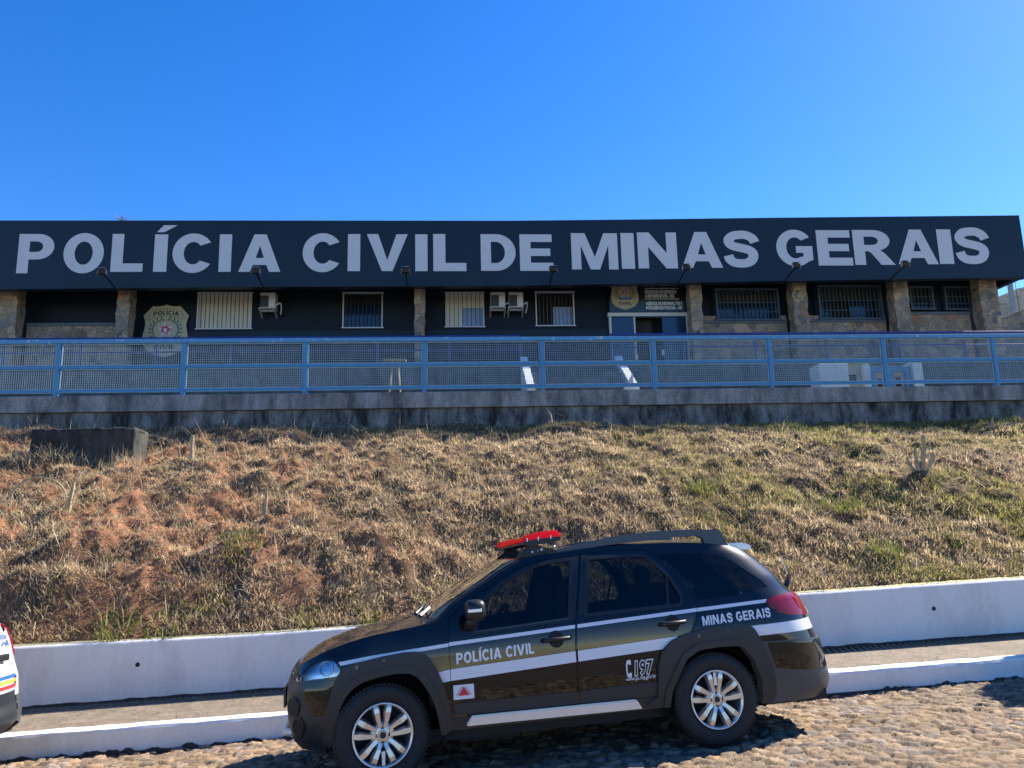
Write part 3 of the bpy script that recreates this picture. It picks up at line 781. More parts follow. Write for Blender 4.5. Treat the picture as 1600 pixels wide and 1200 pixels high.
# ------------------------------------------------------------------ upper ground: lawn, terrace
def plane(name, x0, x1, y0, y1, z, m, label):
    o = mesh_obj(name, [(x0, y0, z), (x1, y0, z), (x1, y1, z), (x0, y1, z)], [(0, 1, 2, 3)], m); return tag(o, label, None, None, 'structure')
plane('lawn', -45, 45, 15.78, 18.52, 4.30, 'lawn', 'strip of lawn behind the blue railing')
plane('terrace', -45, 45, 18.6, 40, 5.58, 'terr', 'concrete terrace in front of the police building')
plane('ground', -900, 900, 39, 900, 5.0, 'ground', 'open ground behind the police building')
o = mesh_obj('ground', [(-900, -900, -1.6), (900, -900, -1.6), (900, 18, -1.6), (-900, 18, -1.6)], [(0, 1, 2, 3)], 'ground'); tag(o, 'low ground reaching to the horizon', None, None, 'structure')
n = 16000
x = RNG.uniform(-13, 17, n); y = RNG.uniform(15.85, 18.4, n)
gcol = np.array([.20, .21, .05])*RNG.uniform(.5, 1.4, (n, 1)); gcol[RNG.random(n) < .35] = np.array([.42, .36, .12])
o = blades('lawn_grass', x, y, np.full(n, 4.29), RNG.uniform(.06, .16, n), RNG.uniform(.012, .022, n), np.abs(RNG.normal(.5, .3, n)), RNG.uniform(0, 6.28, n), RNG.normal(.4, .3, n), gcol, 'gblade')
tag(o, 'short yellow green grass of the lawn', None, None, 'stuff')
t = thing('terrace_wall', 'grey concrete wall holding up the building terrace', 'wall', (0, 18.5, 4.3))
b = MB(); b.box(-45, 1.70, 0, .10, -.3, 1.28); b.box(4.05, 45, 0, .10, -.3, 1.26); b.box(1.70, 4.05, .06, .10, -.3, 1.26); b.build('wall', 'terr', t)
# stairs
t = thing('staircase', 'concrete stairs with two white sloping sides below the entrance', 'stairs', (2.85, 17.6, 4.3))
b = MB()
for i in range(7): b.box(-1.03, 1.05, -.95+i*.27, .95, .0 if i == 0 else i*.18+.002, (i+1)*.18)
b.build('steps', 'terr', t)
for x in (-1.24, 1.12):
    b = MB()
    pr = [(-.80, 0), (-.80, .36), (-.68, .42), (.90, 1.44), (.90, 0)]
    vs = [(x, y, z) for y, z in pr]+[(x+.17, y, z) for y, z in pr]; k = len(pr)
    b.add(vs, [tuple(range(k))[::-1], tuple(range(k, 2*k))]+[(i, (i+1) % k, k+(i+1) % k, k+i) for i in range(k)])
    b.build('stringer', 'whitep', t)
b = MB(); b.prism([(.72, 0), (1.10, 0), (1.10, .62)], -1.02, -.98); b.build('side_panel', 'whitep', t)
# dark blue handrail on the terrace
t = thing('handrail', 'dark blue tubular handrail on the terrace edge left of the stairs', 'handrail', (0, 18.56, 5.56), 'terrace handrails')
def hrail(t, xa, xb, n):
    b = MB(); b.tube([(xa, 0, .71), (xb, 0, .71)], .035, 8); b.build('top_rail', 'navy_rail', t)
    b = MB(); b.tube([(xa, 0, .38), (xb, 0, .38)], .02, 8); b.build('lower_rail', 'navy_rail', t)
    for i in range(n+1):
        x = xa+(xb-xa)*i/n; b = MB(); b.tube([(x, 0, -.02), (x, 0, .70)], .03, 8); b.build('post', 'navy_rail', t)
hrail(t, -12.4, 1.62, 8)
t = thing('handrail', 'dark blue tubular handrail on the terrace edge right of the stairs', 'handrail', (0, 18.56, 5.59), 'terrace handrails')
hrail(t, 3.90, 16.9, 7)
# stool
t = thing('wooden_stool', 'small wooden trestle on the lawn behind the railing', 'trestle', (-1.38, 17.5, 4.3))
b = MB(); b.box(-.26, .26, -.1, .1, 1.12, 1.17); b.build('top', 'wood', t)
for sx in (-1, 1):
    for sy in (-1, 1):
        b = MB(); b.tube([(sx*.06, sy*.05, 1.12), (sx*.16, sy*.12, .0)], .025, 6); b.build('leg', 'wood', t)
b = MB(); b.box(-.12, .12, -.02, .02, .50, .55); b.build('stretcher', 'wood', t)
# service shelter behind the railing on the right
t = thing('meter_shelter', 'white plastered meter shelter with a blue gate behind the railing', 'shelter', (9.6, 16.95, 4.3))
b = MB(); b.box(-1.24, -.55, -.15, .35, 0, .84); b.build('white_wall', 'whitep', t, False, .01)
v, f = triangulate([[(-.548, 0), (.0, 0), (.0, .86), (-.548, .86)], [(-.47, .38), (-.26, .38), (-.26, .62), (-.47, .62)]], lambda x, y: not (-.47 < x < -.26 and .38 < y < .62) and -.548 < x < 0)
mesh_obj('beige_wall', [(a, .05, c) for a, c in v], f, 'beige', t)
b = MB(); b.box(-.5, -.2, .20, .24, .3, .7); b.build('opening', 'dark', t)
b = MB(); b.box(-.15, -.002, -.1, .04, 0, .83); b.build('pillar', 'whitep', t)
b = MB(); b.box(-.56, .02, -.04, .30, .862, .90); b.build('cap', 'whitep', t)
b = MB(); b.box(.02, .98, -.05, -.01, .66, .78); b.box(.02, .14, -.05, -.01, 0, .658); b.box(.42, .58, -.05, -.01, 0, .658); b.box(.86, .98, -.05, -.01, 0, .658); b.build('blue_gate', 'blue', t)
b = MB(); b.box(.01, 1.02, .02, .06, 0, .80); b.build('back_wall', 'beige', t)
b = MB(); b.box(.66, .78, .004, .016, .06, .54); b.box(.22, .32, .004, .016, .06, .50); b.build('vent', 'dark', t)
b = MB(); b.box(1.03, 1.26, -.12, .30, 0, .88); b.build('white_pillar', 'whitep', t, False, .01)

# ------------------------------------------------------------------ police building
bld = thing('police_building', 'long low dark navy police station with a deep lettered fascia', 'building', (0, 22, 5.58))
def BO(o):      # building parts are modelled in world coordinates
    o.location = (0, -22, -5.58); return o
WINS = [(-7.38, -5.84, 7.38, 8.49), (-3.25, -2.09, 7.39, 8.48), (-.26, .88, 7.40, 8.48), (2.41, 3.57, 7.42, 8.49),
        (7.81, 9.76, 7.49, 8.50), (10.99, 13.0, 7.51, 8.60), (13.99, 14.75, 7.85, 8.61), (15.11, 16.0, 7.84, 8.61)]
DOOR = (4.59, 6.98, 5.58, 7.80)
holes = [[(a, c), (b_, c), (b_, d), (a, d)] for a, b_, c, d in WINS+[DOOR]]
outer = [(-12.3, 5.58), (16.2, 5.58), (16.2, 9.1), (-12.3, 9.1)]
v, f = triangulate([outer]+holes, lambda x, y: pip(outer, x, y) and not any(pip(h, x, y) for h in holes))
BO(mesh_obj('wall', [(x, 22, z) for x, z in v], f, 'navy_wall', bld))
b = MB(); b.box(-12.3, -12.1, 22.004, 33, 5.58, 9.1); b.box(16.0, 16.2, 22.004, 33, 5.58, 9.1); b.box(-12.3, 16.2, 33.004, 33.2, 5.58, 9.1); BO(b.build('outer_wall', 'navy_wall', bld))
b = MB()
for a, c in ((-8.93, -1.15), (-.83, 4.55)): b.box(a, c, 21.975, 21.996, 5.58, 7.33)
BO(b.build('dado', 'dado', bld))
b = MB(); b.box(-12.0, 16.0, 22.6, 22.62, 5.6, 9.0); BO(b.build('dark_interior', 'room', bld))
b = MB(); b.box(-13.0, 16.6, 20.9, 33.4, 9.12, 9.4); BO(b.build('roof', 'sill', bld))
# fascia band: follows the slight rise of the roofline
FT = [(-13.4, 10.09), (-5.46, 10.13), (1.66, 10.16), (5.36, 10.22), (9.15, 10.29), (16.89, 10.41)]
FB_ = [(16.89, 8.475), (8.99, 8.36), (1.62, 8.23), (-5.39, 8.21), (-13.4, 8.15)]
b = MB(); b.prism(FT+FB_, 20.6, 20.85)
fas = b.build('fascia', 'navy', bld); BO(fas)
b = MB(); b.box(16.70, 16.885, 20.853, 33.4, 8.50, 10.38); BO(b.build('side_fascia', 'navy', bld)); b = MB(); b.box(-13.39, -13.2, 20.853, 33.4, 8.2, 10.06); BO(b.build('side_fascia', 'navy', bld))
LET = """P -11.69 -10.76 8.60 9.71;O -10.51 -9.46 8.62 9.72;L -9.26 -8.42 8.64 9.72;Í -8.14 -7.79 8.64 9.71;C -7.65 -6.60 8.63 9.72;I -6.41 -6.08 8.64 9.72;A -5.88 -4.75 8.64 9.72
C -4.16 -3.12 8.65 9.74;I -2.93 -2.59 8.66 9.74;V -2.41 -1.28 8.66 9.74;I -1.07 -.73 8.66 9.74;L -.57 .35 8.66 9.75
D .76 1.74 8.67 9.75;E 1.86 2.80 8.67 9.75
M 3.33 4.66 8.71 9.79;I 4.76 5.14 8.73 9.80;N 5.24 6.38 8.74 9.82;A 6.50 7.70 8.76 9.84;S 7.74 8.79 8.79 9.86
G 9.32 10.42 8.83 9.90;E 10.54 11.58 8.83 9.91;R 11.64 12.86 8.85 9.92;A 12.95 14.18 8.87 9.94;I 14.22 14.66 8.88 9.95;S 14.74 15.80 8.90 9.99"""
WORDS = LET.split('\n')
WORDS = [WORDS[0]]+WORDS[1:]
for line in WORDS:
    V = []; F = []
    for e in line.split(';'):
        ch, x0, x1, z0, z1 = e.split(); x0, x1, z0, z1 = map(float, (x0, x1, z0, z1))
        v, f = glyph2d(ch, x0, x1, z0, z1); k = len(V)
        V += [(a, 20.592, c) for a, c in v]; F += [tuple(k+i for i in t_) for t_ in f]
    mesh_obj('lettering', V, F, 'letter', fas)
b = MB(); b.box(-12.22, -12.10, 20.57, 20.598, 8.24, 8.36); b.build('junction_box', 'acbracket', fas)
# pillars
for x0, x1 in ((-12.45, -11.92), (-9.29, -8.95), (-1.13, -.84), (6.87, 7.22), (9.97, 10.40), (13.07, 13.53), (15.77, 16.34)):
    V = []; F = []; zs = np.arange(5.58, 9.12, .16); rs = np.random.default_rng(int((x0+20)*50))
    for z in zs:
        for (px, py) in ((x0, 21.2), ((x0+x1)/2, 21.185), (x1, 21.2), (x1, 21.6), (x0, 21.6)):
            V.append((px+rs.normal(0, .014), py+rs.normal(0, .014), z))
    k = 5
    for i in range(len(zs)-1):
        for j in range(k): F.append((i*k+j, i*k+(j+1) % k, (i+1)*k+(j+1) % k, (i+1)*k+j))
    BO(mesh_obj('pillar', V, F, 'stonep', bld))
# stone plinths with sills
for x0, x1, z1 in ((-11.92, -9.30, 7.44), (7.23, 9.96, 7.42), (10.41, 13.06, 7.44), (13.54, 15.76, 7.66)):
    b = MB(); b.box(x0, x1, 21.76, 21.97, 5.58, z1); pl = b.build('stone_plinth', 'stone', bld); BO(pl)
    b = MB(); b.box(x0, x1, 21.73, 21.985, z1+.002, z1+.09); b.build('sill', 'sill', pl)
for x0, x1 in ((7.23, 7.80), (9.78, 9.96), (10.41, 10.98), (13.02, 13.06)):     # plinth shoulders beside the wide windows
    b = MB(); b.box(x0, x1, 21.77, 21.972, 7.512, 7.66); BO(b.build('stone_plinth', 'stone', bld))

def window(i, a, b_, c, d, style):
    fr = MB(); w = .032 if i < 4 else .06
    y0, y1 = (21.95, 22.08) if i < 4 else (21.70, 22.05)
    if i in (6, 7): y0 = 21.86
    fr.box(a, a+w, y0, y1, c+w, d-w); fr.box(b_-w, b_, y0, y1, c+w, d-w); fr.box(a-.03, b_+.03, y0-.01, y1, c, c+w-.001); fr.box(a-.02, b_+.02, y0, y1, d-w+.001, d)
    wf = fr.build('window', 'white_trim' if i < 4 else 'greybar', bld); BO(wf)
    ml = MB(); n = max(6, int((b_-a)/.115))
    for k in range(1, n):
        x = a+(b_-a)*k/n; ml.box(x-.009, x+.009, y0+.005, y0+.022, c+w, d-w)
    if i >= 4:
        for zz in (.28, .56): ml.box(a+w, b_-w, y0+.024, y0+.038, c+(d-c)*zz-.01, c+(d-c)*zz+.01)
    ml.build('bars', style[0], wf)
    if style[1]:
        for nm, m_, x0, x1, z0, z1, y in style[1]:
            q = MB(); xa, xb = a+w+(b_-a-2*w)*x0, a+w+(b_-a-2*w)*x1; za, zb = c+w+(d-c-2*w)*z0, c+w+(d-c-2*w)*z1
            if nm in ('curtain', 'blind'):
                k = max(6, int((xb-xa)/.045)); vs = []; fs = []
                for j in range(k+1):
                    yy = y+.016*math.sin(j*1.5); vs += [(xa+(xb-xa)*j/k, yy, za), (xa+(xb-xa)*j/k, yy, zb)]
                for j in range(k): fs.append((2*j, 2*j+2, 2*j+3, 2*j+1))
                q.add(vs, fs)
            else: q.box(xa, xb, y, y+.012, za, zb)
            q.build(nm, m_, wf)
    return wf
STY = [('winbar', [('blind', 'cream', 0, 1, 0, 1, 22.06)]),
       ('winbar', [('pane', 'pane', 0, 1, 0, .70, 22.06), ('upper_pane', 'dark', 0, 1, .705, 1, 22.09)]),
       ('winbar', [('blind', 'cream', 0, .42, 0, 1, 22.06), ('upper_blind', 'cream', .42, 1, .58, 1, 22.07), ('curtain', 'bluecurt', .42, 1, 0, .578, 22.07)]),
       ('greybar', [('curtain', 'bluecurt', .46, 1, 0, .60, 22.12)]),
       ('greybar', [('pane', 'pane', 0, .48, 0, .68, 22.03), ('upper_pane', 'room', 0, 1, .69, 1, 22.06), ('right_pane', 'pane', .5, 1, 0, .68, 22.035)]),
       ('greybar', [('pane', 'pane', 0, .22, 0, .70, 22.03), ('upper_pane', 'room', 0, 1, .71, 1, 22.06), ('right_pane', 'pane', .56, .95, 0, .70, 22.035)]),
       ('greybar', [('pane', 'pane', 0, 1, 0, .45, 22.03), ('upper_pane', 'dark', 0, 1, .455, 1, 22.06)]),
       ('greybar', [('pane', 'pane', 0, 1, 0, .45, 22.03), ('upper_pane', 'dark', 0, 1, .455, 1, 22.06)])]
for i, (wn, st) in enumerate(zip(WINS, STY)): window(i, *wn, st)
# entrance
b = MB(); b.box(4.56, 7.02, 21.86, 22.02, 7.69, 7.80); b.box(4.59, 4.65, 21.88, 22.02, 5.58, 7.688); b.box(6.93, 6.985, 21.88, 22.02, 5.58, 7.688); b.box(5.33, 5.375, 21.90, 22.0, 5.58, 7.688)
dr = b.build('door', 'white_trim', bld); BO(dr)
b = MB(); b.box(4.655, 5.325, 21.94, 21.96, 5.6, 7.685); b.build('door_leaf', 'pane2', dr)
b = MB(); b.box(6.20, 6.925, 21.94, 21.96, 5.6, 7.685); b.build('door_leaf', 'pane2', dr)
b = MB(); b.box(5.31, 5.39, 21.84, 21.885, 6.36, 6.50); b.build('handle', 'white_trim', dr)
b = MB(); b.box(6.12, 6.20, 21.86, 21.935, 6.50, 6.66); b.build('handle', 'white_trim', dr)
b = MB(); b.box(5.38, 5.98, 22.3, 22.32, 5.6, 7.68); b.build('lobby_wall', 'room', dr)

# crest shapes (unit coordinates: width about 1, height about 1.2, origin at centre)
SH = [(-.50, .36), (-.30, .585), (-.20, .575), (-.10, .585), (0, .62), (.10, .585), (.20, .575), (.30, .585), (.50, .36), (.46, .24), (.45, .12), (.475, 0), (.495, -.12), (.49, -.25), (.45, -.36), (.36, -.46), (.22, -.54), (.08, -.585), (0, -.61), (-.08, -.585), (-.22, -.54), (-.36, -.46), (-.45, -.36), (-.49, -.25), (-.495, -.12), (-.475, 0), (-.45, .12), (-.46, .24)]
def star(r, r2, cx=0, cy=0):
    return [(cx+(r if i % 2 == 0 else r2)*math.sin(i*PI/5), cy+(r if i % 2 == 0 else r2)*math.cos(i*PI/5)) for i in range(10)]
def crest(name, label, cx, cz, W_, Y, base, group):
    t = thing(name, label, 'sign', (cx, Y, cz), group)
    s = W_
    b = MB(); b.prism([(x*s, z*s) for x, z in SH], 0, .03); b.build('board', base, t)
    def put(nm, loops, m, d):
        v, f = evenodd([[(x*s, z*s) for x, z in l] for l in loops]); mesh_obj(nm, [(x, -d, z) for x, z in v], f, m, t)
    # banner outline
    ban = catmull([(-.36, .27), (-.20, .335), (0, .355), (.20, .335), (.36, .27)], 6); ban2 = [(x, z+.17) for x, z in ban]
    put('banner_line', [stroke(ban, .010), stroke(ban2, .010), stroke([ban[0], ban2[0]], .010), stroke([ban[-1], ban2[-1]], .010),
                        stroke([(-.43, .30), (-.38, .38)], .008), stroke([(.43, .30), (.38, .38)], .008), stroke([(-.43, .30), (-.33, .22)], .008), stroke([(.43, .30), (.33, .22)], .008)], 'crestline', .004)
    # laurel
    lv = []
    for sx in (-1, 1):
        for i in range(8):
            a = math.radians(-52+i*17); ex, ez = sx*(.31*math.cos(a)), .02+.27*math.sin(a)
            for off in (.55, -.75):
                d = a+PI/2+off; dx, dz = sx*math.cos(d), math.sin(d)
                lv.append([(ex, ez), (ex+dx*.05-dz*.018, ez+dz*.05+dx*.018), (ex+dx*.11, ez+dz*.11), (ex+dx*.05+dz*.018, ez+dz*.05-dx*.018)])
    for q, l in enumerate(lv): pass
    V = []; F = []
    for q, l in enumerate(lv):
        k = len(V); V += [(x*s, -.004-.0004*q, z*s) for x, z in l]; F.append((k, k+1, k+2, k+3))
    mesh_obj('laurel', V, F, 'green', t)
    put('star', [star(.20, .088, 0, .035)], 'wht', .0125)
    V = []; F = []
    P5 = star(.20, .088, 0, .035)
    for i in range(0, 10, 2):
        k = len(V); V += [(0, -.0145, .035*s), (P5[i][0]*s, -.0145, P5[i][1]*s), (P5[(i+1) % 10][0]*s, -.0145, P5[(i+1) % 10][1]*s)]; F.append((k, k+1, k+2))
    mesh_obj('star_facets', V, F, 'pink', t)
    put('star_disc', [arc(0, .03, .088, .085, 0, 360, 28)[:-1]], 'red', .0165)
    put('star_emblem', [[(-.06, .05), (-.02, .02), (-.045, -.03), (-.01, -.02), (0, -.045), (.01, -.02), (.045, -.03), (.02, .02), (.06, .05), (.015, .05), (0, .085), (-.015, .05)]], 'wht', .0185)
    rb = catmull([(-.24, -.13), (-.12, -.155), (0, -.135), (.12, -.155), (.24, -.13)], 6)
    put('ribbon', [rb+[(.20, -.24), (.10, -.25), (0, -.235), (-.10, -.25), (-.20, -.24)]], 'ribbon', .0165)
    put('ribbon_line', [stroke([(-.15, -.185), (0, -.165), (.15, -.185)], .022)], 'bluecurt', .0185)
    put('mountain', [stroke([(-.40, -.25), (-.345, -.14), (-.31, -.25)], .010), stroke([(.40, -.25), (.345, -.14), (.31, -.25)], .010)], 'crestline', .004)
    # words, curved
    for txt, zc, h, wd, bow in (('POLÍCIA', .345, .105, .56, .035), ('CIVIL', -.425, .10, .46, .0)):
        v, f = word2d(txt, .16)
        mesh_obj('lettering', [((a-.5)*wd*s, -.006, (zc+c*h+bow*(1-(2*a-1)**2))*s) for a, c in v], f, 'black', t)
    return t
crest('crest_sign', 'large khaki shield sign reading POLÍCIA CIVIL on the left of the facade', -8.22, 7.33, 1.26, 21.93, 'khaki', 'police crest signs')
# sign over the door
t = thing('entrance_sign', 'dark sign board with white text lines above the entrance door', 'sign', (5.78, 21.80, 8.3))
b = MB(); b.box(-1.18, 1.12, .0, .05, -.155, .75); b.build('board', 'signblk', t)
b = MB(); b.box(-1.18, 1.12, -.004, .046, -.49, -.158); b.build('lower_board', 'signblue', t)
for txt, x0, x1, z, h in (('PROTEÇÃO À PESSOA - DHPP', -.10, .92, .305, .095), ('DELEGACIA DE REPRESSÃO', -.09, .88, .075, .095), ('A ENTORPECENTES - DRE', -.09, .80, -.055, .095), ('AGÊNCIA DE INFORMAÇÕES E', -.08, 1.02, -.29, .095), ('INTELIGÊNCIA POLICIAL - AIP', -.08, 1.02, -.42, .095)):
    flat('lettering', font2d(txt, .045), 'signtxt', t, x0, x1, z, z+h, -.012)
for z in (.225, -.105): flat('divider', ([(0, 0), (1, 0), (1, 1), (0, 1)], [(0, 1, 2, 3)]), 'signtxt', t, -.10, .95, z-.008, z+.008, -.012)
c = crest('crest_sign', 'smaller gold shield crest on the entrance sign above the door', 5.07, 8.37, .84, 21.765, 'gold', 'police crest signs')

# air conditioners
def ac(x, label):
    t = thing('air_conditioner', label, 'air conditioner', (x, 21.7, 7.90), 'wall air conditioners')
    b = MB(); b.box(-.21, .21, -.15, .20, 0, .45); b.build('casing', 'acwhite', t, False, .015)
    b = MB(); b.box(-.205, .03, -.156, -.150, .02, .36)
    g = b.build('grille', 'acgrey', t)
    r = MB()
    for i in range(9): r.box(-.20, .025, -.160, -.157, .04+i*.036, .044+i*.036)
    r.build('slats', 'lampblk', g)
    b = MB(); b.prism([(-.25, -.03), (.22, -.03), (.22, -.004), (-.25, -.004)], -.17, .22); b.prism([(-.20, -.09), (.17, -.09), (.17, -.032), (-.20, -.032)], -.06, -.02)
    for sx in (-.22, .20):
        b.add([(sx-.02, -.16, -.032), (sx+.02, -.16, -.032), (sx+.02, .22, -.20), (sx-.02, .22, -.20), (sx-.02, -.16, -.06), (sx+.02, -.16, -.06), (sx+.02, .22, -.23), (sx-.02, .22, -.23)],
              [(0, 1, 2, 3), (4, 7, 6, 5), (0, 4, 5, 1), (1, 5, 6, 2), (2, 6, 7, 3), (3, 7, 4, 0)])
    b.build('bracket', 'acbracket', t)
    b = MB(); b.tube(catmull([(.20, -.05, .10), (.27, -.08, .12), (.33, -.02, .17), (.335, .08, .08), (.30, .20, -.10)], 5), .024, 7); b.build('hose', 'acwhite', t, True)
ac(-5.30, 'white air conditioner alone between two windows')
ac(1.27, 'white air conditioner nearer the cream blind window in the pair')
ac(1.80, 'white air conditioner nearer the half open window in the pair')

# floodlights on arms under the fascia
LBL = ['over the left stone pillar', 'beside the widest cream blind window', 'left of the thin middle pillar', 'near the end of the word DE', 'at the end of the word MINAS over the entrance', 'under the first letter of GERAIS', 'between R and A of GERAIS']
for i, x in enumerate((-9.05, -5.17, -1.28, 2.66, 6.33, 9.43, 12.57)):
    t = thing('floodlight', 'small black floodlight on an arm '+LBL[i], 'floodlight', (x, 20.58, lerp([(-13, 8.16), (1.6, 8.23), (17, 8.47)], x)-.02), 'floodlights under the fascia')
    b = MB(); b.tube([(0, .03, -.03), (0, -.45, .07), (0, -.86, .15)], .022, 7); b.build('arm', 'lampblk', t)
    b = MB(); b.add([(-.10, -.92, .12), (.10, -.92, .12), (.10, -.80, .12), (-.10, -.80, .12), (-.10, -.96, .22), (.10, -.96, .22), (.10, -.84, .26), (-.10, -.84, .26)], [(0, 3, 2, 1), (4, 5, 6, 7), (0, 1, 5, 4), (1, 2, 6, 5), (2, 3, 7, 6), (3, 0, 4, 7)])
    b.build('housing', 'lampblk', t, False, .008)
    b = MB(); b.box(-.085, .085, -.955, -.835, .262, .268); b.build('lens', 'lampchr', t)
    b = MB(); b.box(-.11, -.102, -.93, -.85, .10, .22); b.box(.102, .11, -.93, -.85, .10, .22); b.build('yoke', 'acbracket', t)

# twig growing on the roof
t = thing('roof_weed', 'dry weed growing on top of the fascia', 'plant', (-9.1, 20.75, 10.10))
b = MB()
for i in range(9):
    a = random.uniform(-1, 1); b.tube([(0, 0, 0), (a*.10, 0, .11), (a*.24+random.uniform(-.05, .05), random.uniform(-.1, .1), random.uniform(.12, .25))], .008, 4)
b.build('stem', 'wood', t)

# neighbouring house, ramp wall and mast behind the right end
t = thing('stepped_house', 'pale beige neighbouring building with a stepped outline', 'building', (26.5, 32, 5.0))
for i, (x0, x1, z) in enumerate(((-2.15, -1.52, 5.98), (-1.518, -.86, 6.32), (-.858, .1, 6.62), (.102, 6, 6.95))):
    b = MB(); b.box(x0, x1, -.01*i, 9, .0, z); wl = b.build('wall', 'beige', t)
    b = MB(); b.box(x0-.0, x1, -.06-.01*i, 8.9, z+.002, z+.10); b.build('coping', 'beige', wl)
t = thing('stone_ramp_wall', 'sloping rough stone wall right of the police building', 'wall', (20.5, 26, 5.0))
b = MB(); b.prism([(-1.4, 0), (9, 0), (9, 7.2), (2, 4.6), (-.6, 3.66), (-1.4, 3.3)], -.2, .2); b.build('wall', 'stone', t)
t = thing('mast', 'thin antenna mast behind the right end of the building', 'mast', (24.9, 31.5, 5.0))
b = MB(); b.tube([(0, 0, 0), (0, 0, 8.6)], .16, 8, .10); b.build('pole', 'acbracket', t)
b = MB(); b.tube([(.28, 0, 5.2), (.22, 0, 8.4)], .012, 5); b.build('cable', 'lampblk', t)

# unseen clipped tree, added just outside the frame to cast a rounded street shadow
t = thing('shadow_tree', 'small round clipped tree added out of view to shade the street', 'tree', (8.38, 8.35, float(walkz(8.38))))
b = MB(); b.tube([(0, 0, -.05), (.02, .02, .8), (0, .05, 1.6), (.02, .03, 2.3)], .075, 9, .045)
for i in range(6):
    a = i*PI/3; b.tube([(0, .05, 1.7), (.25*math.cos(a), .05+.25*math.sin(a), 2.1), (.5*math.cos(a), .05+.5*math.sin(a), 2.5)], .03, 5, .012)
b.build('trunk', 'bark', t)
n = 9000
u = RNG.normal(size=(n, 3)); u /= np.linalg.norm(u, axis=1)[:, None]
rr = .88*(RNG.random(n)**.28)*(.88+.2*fbm(u[:, 0]*3+9, u[:, 1]*3+u[:, 2]*2, 3, 5))
P = u*rr[:, None]*np.array([.85, .9, .80])+np.array([0, .05, 2.45])
lc = np.array([.055, .10, .025])*RNG.uniform(.5, 1.5, (n, 1))
blades('crown', P[:, 0], P[:, 1], P[:, 2], RNG.uniform(.06, .11, n), RNG.uniform(.035, .055, n), RNG.uniform(.3, 1.6, n), RNG.uniform(0, 6.28, n), RNG.normal(.3, .3, n), lc, 'crownleaf', t)

# ================================================================== cars
WID = 1.64
BASE = [(.2, .07), (.4, .045), (.6, .03), (.8, .025), (.92, .04), (1.0, .06), (1.2, .13), (1.42, .215), (1.5, .25)]
XRL = [(.2, 3.45), (.3, 3.60), (.4, 3.60), (.5, 3.57), (.65, 3.55), (.75, 3.51), (.8, 3.495), (.9, 3.47), (1.0, 3.42), (1.08, 3.33), (1.2, 3.24), (1.35, 3.08), (1.45, 2.95)]
XFL = [(.2, -.55), (.3, -.62), (.45, -.655), (.65, -.655), (.75, -.62), (.82, -.575), (.9, -.50), (1.0, -.45)]
def sbase(z):
    # smoothed base profile
    return (lerp(BASE, z-.05)+2*lerp(BASE, z)+lerp(BASE, z+.05))/4
def LRz(z): return lerp([(.9, .50), (1.4, .34)], z)
def RYR(z): return lerp([(.9, .38), (1.4, .20)], z)
LF, RYF = .46, .37
def to_u(x, z):
    xr = lerp(XRL, z); L_ = LRz(z)
    if x > xr-L_: return xr-L_+L_*math.asin(min(1, (x-xr+L_)/L_))
    xc = lerp(XFL, z)+LF
    if x < xc: return xc-LF*math.asin(min(1, (xc-x)/LF))
    return x
def SURF(u, z):
    y = sbase(z); x = u
    xr = lerp(XRL, z); L_ = LRz(z)
    if u > xr-L_:
        th = min(PI/2, (u-xr+L_)/L_); x = xr-L_+L_*math.sin(th); y += RYR(z)*(1-math.cos(th))
    xc = lerp(XFL, z)+LF
    if u < xc:
        th = min(PI/2, (xc-u)/LF); x = xc-LF*math.sin(th); y += RYF*(1-math.cos(th))
    return Vector((x, y, z))
def SN(u, z):
    e = 2e-3
    n = (SURF(u+e, z)-SURF(u-e, z)).cross(SURF(u, z+e)-SURF(u, z-e))
    if n.length < 1e-9: return Vector((0, -1, 0))
    return n.normalized()
def shrink(poly, d):
    A = sum(poly[i][0]*poly[(i+1) % len(poly)][1]-poly[(i+1) % len(poly)][0]*poly[i][1] for i in range(len(poly)))
    sg = 1 if A > 0 else -1; out = []; n = len(poly)
    for i in range(n):
        a, p, q = poly[i-1], poly[i], poly[(i+1) % n]
        d1 = Vector((p[0]-a[0], p[1]-a[1])); d2 = Vector((q[0]-p[0], q[1]-p[1]))
        if d1.length < 1e-9 or d2.length < 1e-9: out.append(p); continue
        d1.normalize(); d2.normalize()
        nn = Vector((-(d1.y+d2.y), d1.x+d2.x)); 
        if nn.length < 1e-6: out.append(p); continue
        nn.normalize(); k = max(.4, nn.dot(Vector((-d1.y, d1.x))))
        out.append((p[0]+nn.x*d/k*sg, p[1]+nn.y*d/k*sg))
    return out

